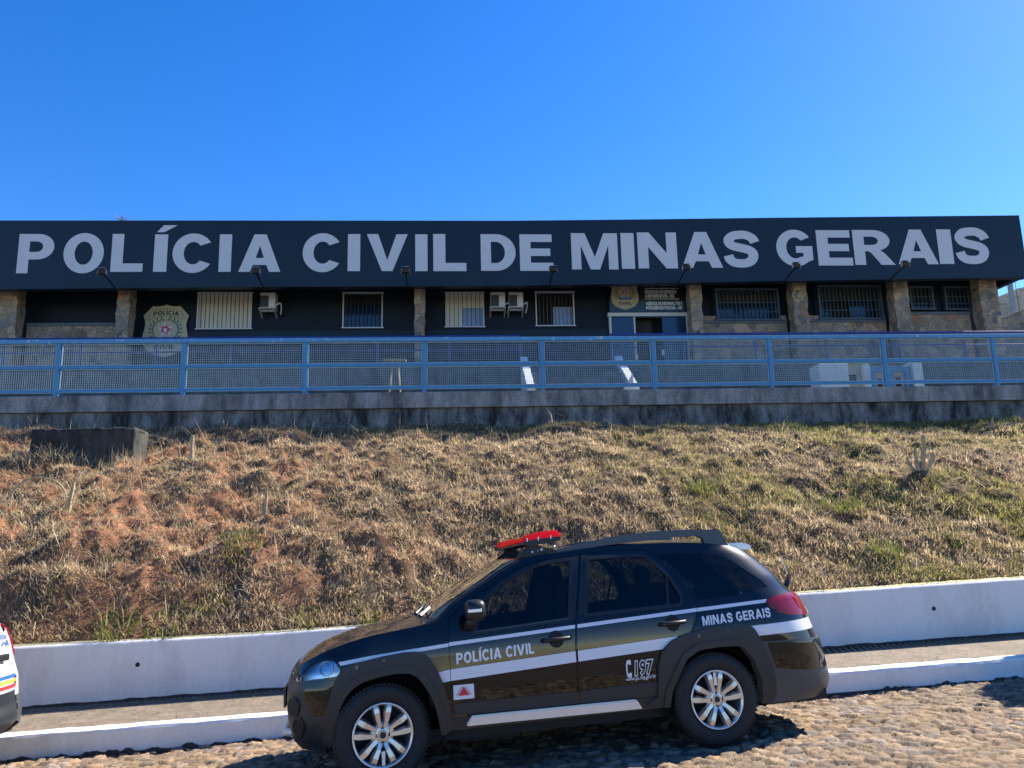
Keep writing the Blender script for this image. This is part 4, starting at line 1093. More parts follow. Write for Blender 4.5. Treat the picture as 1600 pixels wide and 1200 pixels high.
def panel(name, inc, exc, m, parent, off=0., sp=.055, skirt=0., far=False, smooth=True, colf=None, tilt=None):
    """patch of the car's side skin: inside every loop of inc, outside every loop of exc ((x,z) loops)"""
    cv = lambda l: [(to_u(x, z), z) for x, z in dens(l, .03)]
    I = [cv(l) for l in inc]; E_ = [cv(l) for l in exc]
    us = [p[0] for l in I[-1:] for p in l]; zs = [p[1] for l in I[-1:] for p in l]
    extra = []
    z = min(zs)+sp/2
    while z < max(zs):
        u = min(us)+sp/2
        while u < max(us):
            extra.append((u, z)); u += sp
        z += sp
    pred = lambda a, c: all(pip(l, a, c) for l in I) and not any(pip(l, a, c) for l in E_)
    extra = [p for p in extra if pred(*p)]
    v, f = triangulate(I+E_, pred, extra)
    P = []
    for a, c in v: P.append(SURF(a, c)+SN(a, c)*off)
    cols = [colf(SURF(a, c).x, c) for a, c in v] if colf else None
    V = [tuple(p) for p in P]; F = []
    for t in f:
        (x0, z0), (x1, z1), (x2, z2) = [v[i] for i in t[:3]]
        F.append(t if (x1-x0)*(z2-z0)-(x2-x0)*(z1-z0) > 0 else t[::-1])
    if skirt:
        cnt = {}
        for t in F:
            for i in range(len(t)):
                e = (t[i], t[(i+1) % len(t)]); cnt[tuple(sorted(e))] = cnt.get(tuple(sorted(e)), []) + [e]
        mp = {}
        for k, l in cnt.items():
            if len(l) == 1:
                a, b_ = l[0]
                for q in (a, b_):
                    if q not in mp:
                        mp[q] = len(V); V.append(V[q]); V.append(tuple(P[q]-SN(*v[q])*skirt))
                        if cols: cols += [cols[q], cols[q]]
                F.append((mp[a], mp[a]+1, mp[b_]+1, mp[b_]))
    if far:
        V = [(x, WID-y, z) for x, y, z in V]; F = [t[::-1] for t in F]
    o = mesh_obj(name, V, F, m, parent, smooth, cols)
    N_ = [SN(*q) for q in v]+[None]*(len(V)-len(v))
    if skirt:
        for q, i in mp.items(): N_[i] = N_[i+1] = SN(*v[q])
    if far: N_ = [Vector((q.x, -q.y, q.z)) for q in N_]
    o.data.normals_split_custom_set_from_vertices([tuple(q) for q in N_])
    return o

def on_side(name, vf, m, parent, p0, p1, h, off=.004):
    """unit text mapped to the side skin: baseline p0->p1, cap height h"""
    vs, fs = vf; V = []
    for a, c in vs:
        x = p0[0]+(p1[0]-p0[0])*a; z = p0[1]+(p1[1]-p0[1])*a+c*h; u = to_u(x, z)
        V.append(tuple(SURF(u, z)+SN(u, z)*off))
    return mesh_obj(name, V, fs, m, parent)

EM = [  # side edge (x,z) | centre line (x,z)
 ((None, .24), (-.62, .225)), ((None, .32), (-.665, .31)), ((None, .45), (-.685, .45)), ((None, .60), (-.685, .60)), ((None, .70), (-.665, .70)), ((None, .76), (-.63, .765)),
 ((-.568, .797), (-.59, .80)), ((-.506, .831), (-.54, .845)), ((-.42, .872), (-.44, .90)), ((-.33, .906), (-.33, .938)), ((-.155, .955), (-.14, .988)), ((.023, .985), (.04, 1.02)), ((.204, 1.005), (.20, 1.048)), ((.33, 1.025), (.27, 1.062)),
 ((.407, 1.05), (.30, 1.066)), ((.54, 1.157), (.47, 1.175)), ((.68, 1.235), (.63, 1.262)), ((.806, 1.299), (.77, 1.33)), ((.926, 1.366), (.90, 1.40)), ((1.047, 1.417), (1.02, 1.452)),
 ((1.2, 1.450), (1.20, 1.487)), ((1.4, 1.470), (1.4, 1.512)), ((1.73, 1.490), (1.73, 1.535)), ((2.0, 1.496), (2.0, 1.54)), ((2.37, 1.487), (2.37, 1.532)), ((2.6, 1.468), (2.6, 1.515)), ((2.83, 1.435), (2.86, 1.48)), ((2.96, 1.40), (3.03, 1.44)),
 ((3.06, 1.345), (3.10, 1.38)), ((3.15, 1.27), (3.19, 1.29)), ((3.25, 1.17), (3.29, 1.19)), ((3.35, 1.08), (3.39, 1.09)), ((3.385, 1.03), (3.43, 1.03)),
 ((None, .97), (3.48, .96)), ((None, .88), (3.52, .88)), ((None, .75), (3.55, .75)), ((None, .67), (3.60, .67)),
 ((None, .55), (3.64, .55)), ((None, .46), (3.64, .46)), ((None, .40), (3.68, .40)), ((None, .32), (3.67, .32)), ((None, .25), (3.54, .24))]
def edge_pt(i):
    (x, z), _ = EM[i]
    if x is None: x = lerp(XFL, z) if i < 10 else lerp(XRL, z)
    return x, z
EDGE = [edge_pt(i) for i in range(len(EM))]
def smooth_line(pts, n=6):
    return catmull(pts, n)
ARCH_F = [(.397, .289), (.387, .359), (.365, .460), (.333, .546), (.283, .625), (.241, .679), (.189, .707), (.101, .715), (-.021, .702), (-.126, .679), (-.195, .644), (-.238, .599), (-.273, .537), (-.299, .459), (-.316, .396), (-.326, .318), (-.338, .287)]
ARCH_R = [(2.813, .267), (2.830, .311), (2.832, .438), (2.787, .574), (2.716, .668), (2.669, .690), (2.504, .694), (2.352, .684), (2.248, .633), (2.174, .527), (2.11, .417), (2.082, .31)]
OUT = smooth_line(EDGE, 4)+[(2.95, .25)]+ARCH_R+[(2.0, .30), (.47, .30)]+ARCH_F+[(-.42, .25)]
FD = [(.481, 1.045), (.473, .896), (.476, .628), (.484, .478), (.493, .396), (1.397, .387), (1.403, .474), (1.404, .802), (1.425, .966), (1.50, 1.25), (1.545, 1.440), (1.3, 1.425), (1.16, 1.405), (1.04, 1.370), (.925, 1.315), (.806, 1.250), (.68, 1.185), (.56, 1.105)]
RD = [(1.557, 1.442), (1.511, 1.25), (1.435, .966), (1.413, .802), (1.412, .474), (1.406, .386), (1.992, .384), (2.041, .393), (2.069, .453), (2.102, .536), (2.174, .649), (2.255, .725), (2.321, .803), (2.364, .864), (2.387, .918), (2.400, .983), (2.405, 1.039), (2.367, 1.142), (2.285, 1.267), (2.20, 1.368), (2.13, 1.43), (2.06, 1.452), (1.8, 1.458)]
FW = [(.672, .945), (.70, 1.007), (.735, 1.13), (.885, 1.243), (1.024, 1.318), (1.163, 1.366), (1.301, 1.392), (1.462, 1.402), (1.372, .985)]
RW = [(1.612, 1.402), (2.025, 1.402), (2.068, 1.392), (2.129, 1.346), (2.22, 1.237), (2.285, 1.094), (2.283, 1.045), (2.261, 1.022), (2.172, 1.02), (1.518, 1.003)]
QW = [(2.185, 1.394), (2.319, 1.400), (2.544, 1.385), (2.688, 1.362), (2.795, 1.312), (2.905, 1.227), (3.008, 1.145), (3.05, 1.095), (2.744, 1.056), (2.424, 1.035), (2.395, 1.153), (2.310, 1.280)]
LAMP = [(-.560, .680), (-.572, .732), (-.545, .780), (-.506, .812), (-.444, .846), (-.374, .852), (-.331, .844), (-.296, .808), (-.271, .769), (-.276, .736), (-.306, .713), (-.358, .708), (-.462, .700), (-.515, .692)]
TAIL = [(2.985, .993), (3.042, 1.013), (3.223, 1.034), (3.34, 1.035), (3.40, .985), (3.455, .90), (3.44, .852), (3.171, .878), (3.059, .912), (3.0, .958)]
TAILW = [(3.25, 1.03), (3.385, 1.03), (3.432, .90), (3.452, .79), (3.38, .79), (3.30, .92)]
RBRW = [(2.80, .52), (3.8, .50), (3.8, .15), (2.80, .15)]
FBR = [(-.75, .775), (-.57, .69), (-.515, .690), (-.31, .705), (-.25, .72), (-.33, .5), (-.39, .15), (-.75, .15)]
RBR = [(2.88, .700), (3.8, .672), (3.8, .15), (2.80, .15)]
FLF = [(-.393, .280), (-.385, .401), (-.366, .512), (-.331, .638), (-.314, .694), (-.288, .733), (-.266, .772), (-.158, .805), (.017, .832), (.158, .846), (.238, .843), (.292, .830), (.335, .793), (.377, .725), (.418, .629), (.448, .517), (.470, .399), (.475, .312), (.407, .282)]+ARCH_F
FLR = [(1.98, .31), (1.92, .34), (2.0, .385), (2.015, .50), (2.024, .593), (2.068, .706), (2.141, .764), (2.227, .794), (2.311, .810), (2.445, .834), (2.596, .843), (2.697, .843), (2.788, .829), (2.826, .798), (2.878, .697), (2.925, .575), (2.956, .441), (2.949, .326), (2.91, .250)]+ARCH_R
STRIPE = [(-.292, .814), (-.1, .838), (.2, .861), (.465, .880), (.48, .885), (1.415, .934), (2.394, .982), (2.995, 1.007), (2.977, .982), (2.39, .956), (1.412, .909), (.478, .861), (.464, .856), (.2, .836), (-.1, .814), (-.279, .791)]
THICK = [(.380, .690), (.466, .705), (1.390, .752), (2.199, .793), (2.26, .72), (1.384, .676), (.481, .628), (.425, .622)]
THICKR = [(2.80, .820), (3.62, .842), (3.62, .756), (2.86, .744)]
GOLD = [(.27, .838), (.465, .853), (.478, .859), (1.412, .906), (2.39, .954), (2.30, .80), (2.199, .796), (1.390, .755), (.466, .708), (.36, .692)]
BBLK = [(-.505, .689), (-.310, .702), (-.346, .616), (-.382, .477), (-.455, .472), (-.500, .539), (-.525, .614)]
RBLK = [(2.929, .690), (3.52, .665), (3.545, .61), (3.50, .455), (3.25, .462), (2.985, .500)]
PLB = [(.47, .30), (.47, .379), (2.03, .379), (1.97, .30)]
LOW = [(.40, .477), (1.403, .476), (2.12, .495), (2.0, .30), (.40, .30)]
STEP = [(.616, .387), (1.826, .382), (1.859, .327), (.577, .335)]
def goldcol(x, z):
    lo = .705+(x-.466)*.0515; t = (z-lo)/.155
    k = max(0, min(1, 1.02-t*1.05))*(1.0 if x < .9 else 1-.25*min(1, (x-.9)/1.3)); k = k**1.3
    return (.004+.235*k, .004+.175*k, .005+.045*k, 1)

def skin(name, i0, i1, m, parent, n=5, wv=26, inset=0.):
    """top skin between the two side edges, rows i0..i1 of EM"""
    e = [SURF(to_u(*EDGE[i]), EDGE[i][1]) for i in range(len(EM))]; e = [tuple(p) for p in e]
    mid = [(EM[i][1][0], WID/2, EM[i][1][1]) for i in range(len(EM))]
    a = max(0, i0-1); b_ = min(len(EM), i1+2)
    ce = catmull(e[a:b_], n); cm = catmull(mid[a:b_], n)
    lo = (i0-a)*n; hi = lo+(i1-i0)*n
    V = []; F = []
    for k in range(lo, hi+1):
        E0 = Vector(ce[k]); M0 = Vector(cm[k])
        for j in range(wv+1):
            v = -1+2*j/wv
            f = abs(v)**2.2
            p = M0+(E0-M0)*f
            y = M0.y+(E0.y-M0.y)*abs(v)
            if v > 0: y = WID-y
            V.append((p.x, y, p.z))
    w_ = wv+1
    for k in range(hi-lo):
        for j in range(wv): F.append((k*w_+j, k*w_+j+1, (k+1)*w_+j+1, (k+1)*w_+j))
    return mesh_obj(name, V, F, m, parent, True)

def wheel(parent, cx, cz, y_out, side, steer=0., rad=.325, style='alloy'):
    """side -1 near, +1 far"""
    e = bpy.data.objects.new('wheel', None)
    sg = side
    tw = .20
    prof = [(.205, .03), (.225, .010), (.26, .000), (rad-.035, .002), (rad-.012, .012), (rad, .032), (rad, tw-.032), (rad-.012, tw-.012), (rad-.035, tw), (.26, tw), (.205, tw-.03)]
    b = MB(); b.lathe_y([(r, y) for r, y in prof], 0, 0, 72)
    # tread grooves as raised blocks
    for k in range(72):
        a = 2*PI*k/72; a2 = a+2*PI/72*.62
        for y0, y1 in ((.020, .075), (.082, .118), (.125, .180)):
            vs = []
            for aa in (a, a2):
                for r in (rad-.004, rad+.006):
                    for yy in (y0, y1): vs.append((r*math.cos(aa), yy, r*math.sin(aa)))
            b.add(vs, [(2, 3, 7, 6), (0, 2, 6, 4), (1, 5, 7, 3), (0, 1, 3, 2), (4, 6, 7, 5)])
    tv = [(x, (y if sg < 0 else -y), z) for x, y, z in b.v]
    ty = mesh_obj('wheel', tv, b.f, 'tyre', parent, False)
    for p in ty.data.polygons: p.use_smooth = len(p.vertices) == 4 and p.index < 72*10
    ty.location = (cx, y_out, cz); ty.rotation_euler = (0, 0, steer)
    flip = (lambda v: [(x, (y if sg < 0 else -y), z) for x, y, z in v])
    b = MB(); b.lathe_y([(.206, .03), (.211, .010), (.205, .006), (.196, .010), (.188, .030), (.180, .12), (.180, .17)], 0, 0, 56)
    mesh_obj('rim', flip(b.v), b.f, 'alloy' , ty, True)
    b = MB(); b.lathe_y([(.0005, .125), (.185, .125)], 0, 0, 40); b.lathe_y([(.05, .118), (.12, .112), (.125, .12)], 0, 0, 40)
    mesh_obj('brake_disc', flip(b.v), b.f, 'dark', ty, True)
    b = MB()
    for k in range(5):
        for s2 in (-1, 1):
            a = PI/2+2*PI*k/5+math.radians(14.5)*s2
            ca, sa = math.cos(a), math.sin(a); tx, tz = -sa, ca
            a0 = PI/2+2*PI*k/5+math.radians(17)*s2; c0, s0 = math.cos(a0), math.sin(a0); tx0, tz0 = -s0, c0
            rows = []
            for r, wd, yy, ex in ((.050, .024, .020, 0), (.095, .024, .010, 0), (.150, .032, .004, 1), (.178, .030, .006, 1), (.205, .024, .012, 1)):
                cc, ss, ttx, ttz = (c0, s0, tx0, tz0) if not ex else (ca, sa, tx, tz)
                rows.append([(r*cc-ttx*wd, yy+.035, r*ss-ttz*wd), (r*cc-ttx*wd*.55, yy, r*ss-ttz*wd*.55), (r*cc+ttx*wd*.55, yy, r*ss+ttz*wd*.55), (r*cc+ttx*wd, yy+.035, r*ss+ttz*wd)])
            vs = [p for q in rows for p in q]
            b.add(vs, [(i*4+j, i*4+j+1, (i+1)*4+j+1, (i+1)*4+j) for i in range(4) for j in range(3)])
    b.lathe_y([(.0005, .016), (.030, .016), (.034, .022), (.062, .026), (.078, .034), (.080, .06)], 0, 0, 36)
    mesh_obj('spokes', flip(b.v), b.f, 'alloy', ty)
    b = MB()
    for k in range(4):
        a = k*PI/2; b.lathe_y([(.0005, .0235), (.0125, .0225), (.013, .03)], .048*math.cos(a), .048*math.sin(a), 12)
    b.lathe_y([(.0005, .0105), (.020, .0115), (.0225, .0155)], 0, 0, 20)
    mesh_obj('hub_cap', flip(b.v), b.f, 'black', ty)
    # label plate in the pair of spokes
    b = MB(); a = (PI/2) if cx > 1 else -PI/2
    if style == 'alloy':
        q = [(-.013, .10), (.013, .10), (.010, .19), (-.010, .19)]
        sgn = 1 if a > 0 else -1
        b.add([(x*sgn, .012, z*sgn) for x, z in q], [(0, 1, 2, 3)])
        mesh_obj('plate', flip(b.v), b.f, 'silver', ty)
    return ty

def build_car(root, police=True):
    body = 'paint' if police else 'wpaint'; top = 'paint_top' if police else 'wpaint'; frame = 'satin'
    flare = 'plastic'; tail = TAIL if police else TAILW
    FDs = shrink(FD, .004); RDs = shrink(RD, .004)
    for far in (False, True):
        rbr = RBR if police else RBRW
        bs = panel('body_side', [OUT], [FD, RD, QW, LAMP, tail, FBR, rbr], body, root, 0, far=far)
        panel('inner_shell', [shrink(OUT, .012)], [shrink(FW, -.02), shrink(RW, -.02), shrink(QW, -.015)], 'dark', root, -.035, .08, far=far)
        for nm, dd, ww in (('door', FDs, FW), ('door', RDs, RW)):
            d = panel(nm, [dd], [ww], body, root, .0015, far=far, skirt=.02)
            panel('window', [shrink(ww, -.012)], [], 'glass' , d, -.010, far=far)
            panel('window_trim', [shrink(ww, -.020)], [shrink(ww, .004)], frame, d, .0075, far=far, skirt=.018)
            if nm == 'door' and ww is RW:
                panel('window_divider', [[(2.212, 1.26), (2.228, 1.255), (2.180, 1.018), (2.162, 1.018)]], [], frame, d, .003, far=far, skirt=.012)
                pil = [(1.557, 1.44), (1.60, 1.44), (1.612, 1.402), (1.518, 1.003), (1.512, .99), (1.440, .99)]
                panel('pillar_trim', [shrink(pil, .005)], [], frame, d, .0045, far=far)
            if ww is FW:
                pil = [(1.545, 1.435), (1.47, 1.43), (1.468, 1.40), (1.376, .985), (1.372, .965), (1.428, .97), (1.50, 1.25)]
                panel('pillar_trim', [shrink(pil, .005)], [], frame, d, .0045, far=far)
                if police and not far:
                    panel('chrome_line', [[(.672, .944), (1.372, .984), (1.372, .976), (.672, .936)]], [], 'plastic2', d, .010)
            if police and not far:
                panel('stripe', [dd, STRIPE], [], 'decal', d, .005)
                panel('wide_stripe', [dd, THICK], [], 'decal', d, .005)
                panel('gold_band', [dd, GOLD], [], 'goldfade', d, .0045, .03, colf=goldcol)
            panel('lower_trim', [dd, shrink(LOW, .003)], [], flare, d, .013, far=far, skirt=.012)
            # handle
            hx, hz = (1.262, .846) if ww is FW else (2.178, .890)
            h = panel('handle_recess', [arc(hx, hz, .058, .060, 0, 360, 24)[:-1]], [], 'dark', d, .0065, .02, far=far)
            P0 = SURF(hx-.105, hz-.004); P1 = SURF(hx+.105, hz+.004)
            yy = (lambda y: WID-y) if far else (lambda y: y)
            hb = MB(); hb.tube([(P0.x, yy(P0.y-.004), P0.z), (P0.x+.02, yy(P0.y-.032), P0.z+.002), (P1.x-.02, yy(P1.y-.032), P1.z), (P1.x, yy(P1.y-.004), P1.z)], .016, 8); hb.build('handle', 'satin' if police else 'wpaint', d, True)
        bsd = bs
        panel('quarter_window', [shrink(QW, -.004)], [], 'glassd', root, -.004, far=far)
        panel('bumper_side', [OUT, FBR], [LAMP], flare, root, .004, far=far, skirt=.01)
        panel('bumper_side', [OUT, rbr], [], 'plastic2', root, .008, far=far, skirt=.015)
        panel('bumper_insert', [BBLK], [], body, root, .012, far=far, skirt=.01)
        if police: panel('bumper_insert', [RBLK], [], body, root, .018, far=far, skirt=.012)
        panel('wheel_arch_trim', [FLF], [], flare, root, .034, .045, far=far, skirt=.075)
        panel('wheel_arch_trim', [FLR], [], flare, root, .034, .045, far=far, skirt=.075)
        for ar, fo, ccx in ((ARCH_F, FLF, .03), (ARCH_R, FLR, 2.46)):
            big = [(ccx+(x-ccx)*1.13, .30+(z-.30)*1.12) for x, z in ar]
            panel('arch_lip', [fo, big], [shrink(ar, .001)], flare, root, .046, .03, far=far, skirt=.016)
        panel('sill', [PLB], [], flare, root, .010, far=far, skirt=.03)
        panel('side_step', [STEP], [], 'silver', root, .062, far=far, skirt=.05)
        hl = panel('headlight', [LAMP], [], 'lampin', root, -.022, .02, far=far)
        for lx, lz, lr in ((-.385, .780, .052),):
            panel('lamp_bowl', [arc(lx, lz, lr, lr, 0, 360, 20)[:-1]], [arc(lx, lz, lr*.88, lr*.88, 0, 360, 20)[:-1]], 'silver', hl, -.010, .02, far=far, skirt=.012)
        panel('indicator', [[(-.315, .80), (-.285, .770), (-.29, .735), (-.33, .745)]], [], 'clear', hl, -.012, .02, far=far)
        panel('lens', [shrink(LAMP, .002)], [], 'lens', hl, .004, .03, far=far)
        panel('surround', [LAMP], [shrink(LAMP, .012)], 'satin', hl, -.004, .03, far=far)
        tl = panel('tail_light', [tail], [], 'tail', root, .012, .03, far=far, skirt=.015)
        if police: panel('clear_section', [[(3.40, .895), (3.45, .91), (3.458, .895), (3.44, .855), (3.40, .862)]], [], 'clear', tl, .016, .02, far=far)
        if not far:
            for x, z, r in ((.017, .805, .018), (-.17, .775, .015)):
                panel('trim_clip', [arc(x, z, r*.8, r, 0, 360, 10)[:-1]], [], 'paint', root, .036, .02, skirt=.004)
            for x, z, r in ((2.60, .815, .018), (2.36, .785, .015)):
                panel('trim_clip', [arc(x, z, r*.8, r, 0, 360, 10)[:-1]], [], 'paint', root, .036, .02, skirt=.004)
            for x, z in ((-.60, .53), (-.565, .40)):
                fl = panel('fog_light', [arc(x, z, .035, .058, 0, 360, 20)[:-1]], [], 'dark', root, .012, .02, skirt=.006)
                panel('bezel', [arc(x, z, .040, .066, 0, 360, 20)[:-1]], [arc(x, z, .033, .054, 0, 360, 20)[:-1]], 'satin', fl, .016, .02, skirt=.01)
        # wheel well liner
        for cx in (0., 2.453):
            for sgn in (1,):
                b = MB(); k = 20; vs = []
                for i in range(k+1):
                    a = math.radians(-15+210*i/k)
                    for y in (.05, .50): vs.append((cx+.02+.405*math.cos(a), (WID-y if far else y), .325+.375*math.sin(a)))
                b.add(vs, [(2*i, 2*i+1, 2*i+3, 2*i+2) for i in range(k)])
                for i in range(k): pass
                b.add([(cx-.42, WID-.5 if far else .5, .15), (cx+.44, WID-.5 if far else .5, .15), (cx+.44, WID-.5 if far else .5, .70), (cx-.42, WID-.5 if far else .5, .70)], [(0, 1, 2, 3)])
                b.build('wheel_well', 'dark', root)
        # door mirror
        yy = (lambda y: WID-y) if far else (lambda y: y)
        b = MB(); b.ellipsoid((.655, yy(-.105), 1.098), (.072, .098, .075), 10, .62)
        mr = b.build('mirror', 'satin' if police else 'wpaint', root, True)
        b = MB(); b.tube([(.62, yy(.075), .975), (.63, yy(.02), 1.0), (.645, yy(-.05), 1.04)], .038, 8, .028); b.build('stalk', 'satin', mr, True)
        b = MB(); b.box(.592, .690, min(yy(-.204), yy(-.19)), max(yy(-.204), yy(-.19)), 1.088, 1.112); b.build('indicator', 'clear', mr, False, .004)
        # roof rail
        b = MB(); rl = [(1.402, 1.470), (1.402, 1.486), (1.62, 1.528), (1.918, 1.566), (2.219, 1.58), (2.524, 1.577), (2.74, 1.565), (2.769, 1.553), (2.82, 1.443), (2.637, 1.450), (2.623, 1.515), (2.564, 1.543), (2.395, 1.541), (2.06, 1.524), (1.718, 1.504), (1.55, 1.488)]
        b.prism(rl, min(yy(.265), yy(.32)), max(yy(.265), yy(.32))); b.build('roof_rail', 'railgrey', root, False, .008)
    # top skins
    b1 = skin('bumper', 0, 5, 'plastic', root); skin('grille', 5, 6, 'satin', b1)
    skin('bonnet', 6, 13, top, root, 6); skin('cowl', 13, 14, 'satin', root)
    skin('windscreen', 14, 19, 'glassw', root, 6); skin('roof', 19, 27, top, root, 6)
    skin('rear_window', 27, 32, 'glassd', root, 6); skin('tailgate', 32, 36 if police else 37, body, root, 5); skin('bumper', 36 if police else 37, 41, 'plastic2' if police else 'plastic', root, 5)
    # a-pillar trims over the windscreen edges
    for sgn in (0, 1):
        pts = [SURF(to_u(*EDGE[i]), EDGE[i][1]) for i in range(13, 20)]
        pts = [(p.x, (p.y+.012 if not sgn else WID-p.y-.012), p.z-.004) for p in pts]
        b = MB(); b.tube(catmull(pts, 4), .016, 6); b.build('pillar_cover', 'satin', root, True)
    # spoiler lip
    b = MB(); vs = []
    sp_ = [(2.90, 1.452), (3.02, 1.452), (3.08, 1.438), (3.105, 1.422), (3.09, 1.405), (3.02, 1.412)]
    b.prism(sp_, .42, WID-.42); b.build('spoiler', 'silver' if police else 'wpaint', root, False, .008)
    # wipers
    for y0, y1 in ((.35, .85), (.75, 1.2)):
        b = MB(); b.tube([(.33, y0, 1.09), (.36, (y0+y1)/2, 1.115), (.40, y1, 1.135)], .011, 5); b.tube([(.30, y0-.04, 1.07), (.38, y0+.06, 1.12)], .014, 5); b.build('wiper', 'satin', root)
    # underbody and cabin
    b = MB(); b.box(-.45, 3.45, .16, WID-.16, .22, .30); b.box(.55, 1.0, .3, .55, .17, .22); b.build('underbody', 'dark', root)
    b = MB(); b.box(.42, 3.2, .10, WID-.10, .42, .46); b.box(.33, .72, .12, WID-.12, .462, 1.00); b.box(3.0, 3.02, .2, WID-.2, .5, .98); b.build('cabin_floor', 'cabin', root)
    for y in (.42, 1.18):
        b = MB(); b.ellipsoid((1.25, y, .62), (.28, .23, .11), 8, .5); b.ellipsoid((1.50, y, .93), (.10, .22, .34), 8, .55); b.ellipsoid((1.575, y, 1.275), (.055, .13, .10), 8, .6)
        b.tube([(1.54, y-.05, 1.1), (1.57, y-.05, 1.25)], .01, 5); b.tube([(1.54, y+.05, 1.1), (1.57, y+.05, 1.25)], .01, 5); b.build('seat', 'seat', root, True)
    b = MB(); b.ellipsoid((2.05, WID/2, .62), (.26, .60, .11), 8, .45); b.ellipsoid((2.34, WID/2, .90), (.10, .60, .28), 8, .5)
    for y in (.45, 1.19): b.ellipsoid((2.40, y, 1.23), (.05, .13, .085), 8, .6)
    b.build('rear_seat', 'seat', root, True)
    b = MB(); k = 24; c_ = Vector((.92, .45, .93)); pts = [(c_.x+.06*math.sin(2*PI*i/k), c_.y+.18*math.cos(2*PI*i/k), c_.z+.17*math.sin(2*PI*i/k)) for i in range(k+1)]
    b.tube(pts, .014, 6, cap=False); b.tube([(.92, .45, .93), (.74, .45, .86)], .03, 6); b.build('steering_wheel', 'cabin', root)
    # wheels
    wheel(root, 0.0, .325, -.012, -1, math.radians(9) if police else 0); wheel(root, 2.453, .325, -.012, -1)
    wheel(root, 0.0, .325, WID+.012, 1, math.radians(9) if police else 0); wheel(root, 2.453, .325, WID+.012, 1)
    # licence plate at the front
    b = MB(); b.box(-.705, -.69, .60, 1.04, .48, .615); b.build('number_plate', 'silver' if not police else 'plastic2', root)
    b = MB(); b.tube(catmull([(-.62, .45, .33), (-.68, .60, .31), (-.69, .82, .30), (-.68, 1.04, .31), (-.62, 1.19, .33)], 4), .03, 8); b.build('skid_bar', 'silver', root, True)
    if police:
        FRONT = [(-1, 0), (.9, 0), (.9, 2), (-1, 2)]; REAR = [(2.2, 0), (4, 0), (4, 2), (2.2, 2)]
        for half in (FRONT, REAR): panel('stripe', [OUT, half, STRIPE], [FD, RD, LAMP], 'decal', root, .003)
        panel('wide_stripe', [OUT, FRONT, THICK], [FD, RD], 'decal', root, .003)
        panel('wide_stripe', [OUT, THICKR], [], 'decal', root, .003)
        panel('gold_band', [OUT, FRONT, GOLD], [FD, RD], 'goldfade', root, .003, .03, colf=goldcol)
        doors = [o for o in root.children if o.name.split('.')[0] == 'door']
        d0, d1 = doors[0], doors[1]
        on_side('lettering', word2d('POLÍCIA CIVIL', .13, .42), 'decal', d0, (.522, .735), (1.09, .762), .074, .009)
        on_side('lettering', word2d('MINAS GERAIS', .13, .42), 'decal', root, (2.419, .850), (2.995, .874), .068, .008)
        on_side('lettering', font2d('www.pc.mg.gov.br', .012), 'decal', d1, (1.765, .512), (2.004, .518), .026, .008)
        # handset and outlined 197
        hs_ = stroke(catmull([(.80, 1.0), (.25, .95), (.10, .5), (.25, .05), (.80, 0)], 6), .26)
        bl = [(.50, .80), (.98, .78), (.98, 1.12), (.50, 1.13)]; bl2 = [(x, 1-z) for x, z in bl]
        v, f = triangulate([hs_, bl, bl2], lambda x, y: pip(hs_, x, y) or pip(bl, x, y) or pip(bl2, x, y))
        on_side('handset_symbol', (v, f), 'decal', d1, (1.775, .546), (1.815, .546), .098, .008)
        S7 = {'1': [(.06, .78), (.30, .95), (.30, .05)], '7': [(.08, .93), (.62, .93), (.34, .05)]}
        def raw(txt, off, shear):
            cu = bpy.data.curves.new('tmp', 'FONT'); cu.body = txt; cu.size = 1; cu.offset = off; cu.shear = shear; cu.resolution_u = 3; cu.space_character = 1.12
            o = bpy.data.objects.new('tmp', cu); C.objects.link(o); bpy.context.view_layer.update()
            me = bpy.data.meshes.new_from_object(o.evaluated_get(bpy.context.evaluated_depsgraph_get()))
            vf = [(v.co.x, v.co.y) for v in me.vertices], [tuple(q.vertices) for q in me.polygons]
            bpy.data.objects.remove(o); bpy.data.curves.remove(cu); bpy.data.meshes.remove(me); return vf
        for off, m_, dep in ((.085, 'decal', .008), (.018, 'paint', .0105)):
            v, f = raw('197', off, .12)
            on_side('number_197', ([(a/2.0, c/.72) for a, c in v], f), m_, d1, (1.825, .550), (2.008, .551), .094, dep)
        fg = on_side('flag_sticker', ([(0, 0), (1, 0), (1, 1), (0, 1)], [(0, 1, 2, 3)]), 'decal', d0, (.493, .500), (.639, .500), .097, .008)
        on_side('triangle', ([(.5, .88), (.22, .25), (.78, .25)], [(0, 1, 2)]), 'dred', fg, (.493, .500), (.639, .500), .097, .0095)
        on_side('motto', ([(.18, .30), (.44, .86), (.42, .88), (.15, .31)], [(0, 1, 2, 3)]), 'black', fg, (.493, .500), (.639, .500), .097, .0095)
        on_side('motto', ([(.82, .30), (.56, .86), (.58, .88), (.85, .31)], [(0, 1, 2, 3)]), 'black', fg, (.493, .500), (.639, .500), .097, .0095)
        # light bar
        LB = [(1.115, 1.585), (1.128, 1.604), (1.25, 1.628), (1.388, 1.634), (1.41, 1.605), (1.412, 1.590), (1.25, 1.580), (1.122, 1.568)]
        b = MB(); b.prism([(1.116, 1.545), (1.122, 1.566), (1.25, 1.578), (1.412, 1.588), (1.405, 1.562), (1.16, 1.532)], .25, 1.39)
        lb = b.build('light_bar', 'satin', root, False, .004)
        b = MB(); b.prism(LB, .26, 1.38); b.build('red_lens', 'lens_red', lb, False, .008)
        b = MB(); b.add([(1.36, .255, 1.630), (1.405, .255, 1.60), (1.412, .255, 1.592), (1.375, .30, 1.638)], [(0, 1, 2, 3)]); b.build('clear_corner', 'clear', lb)
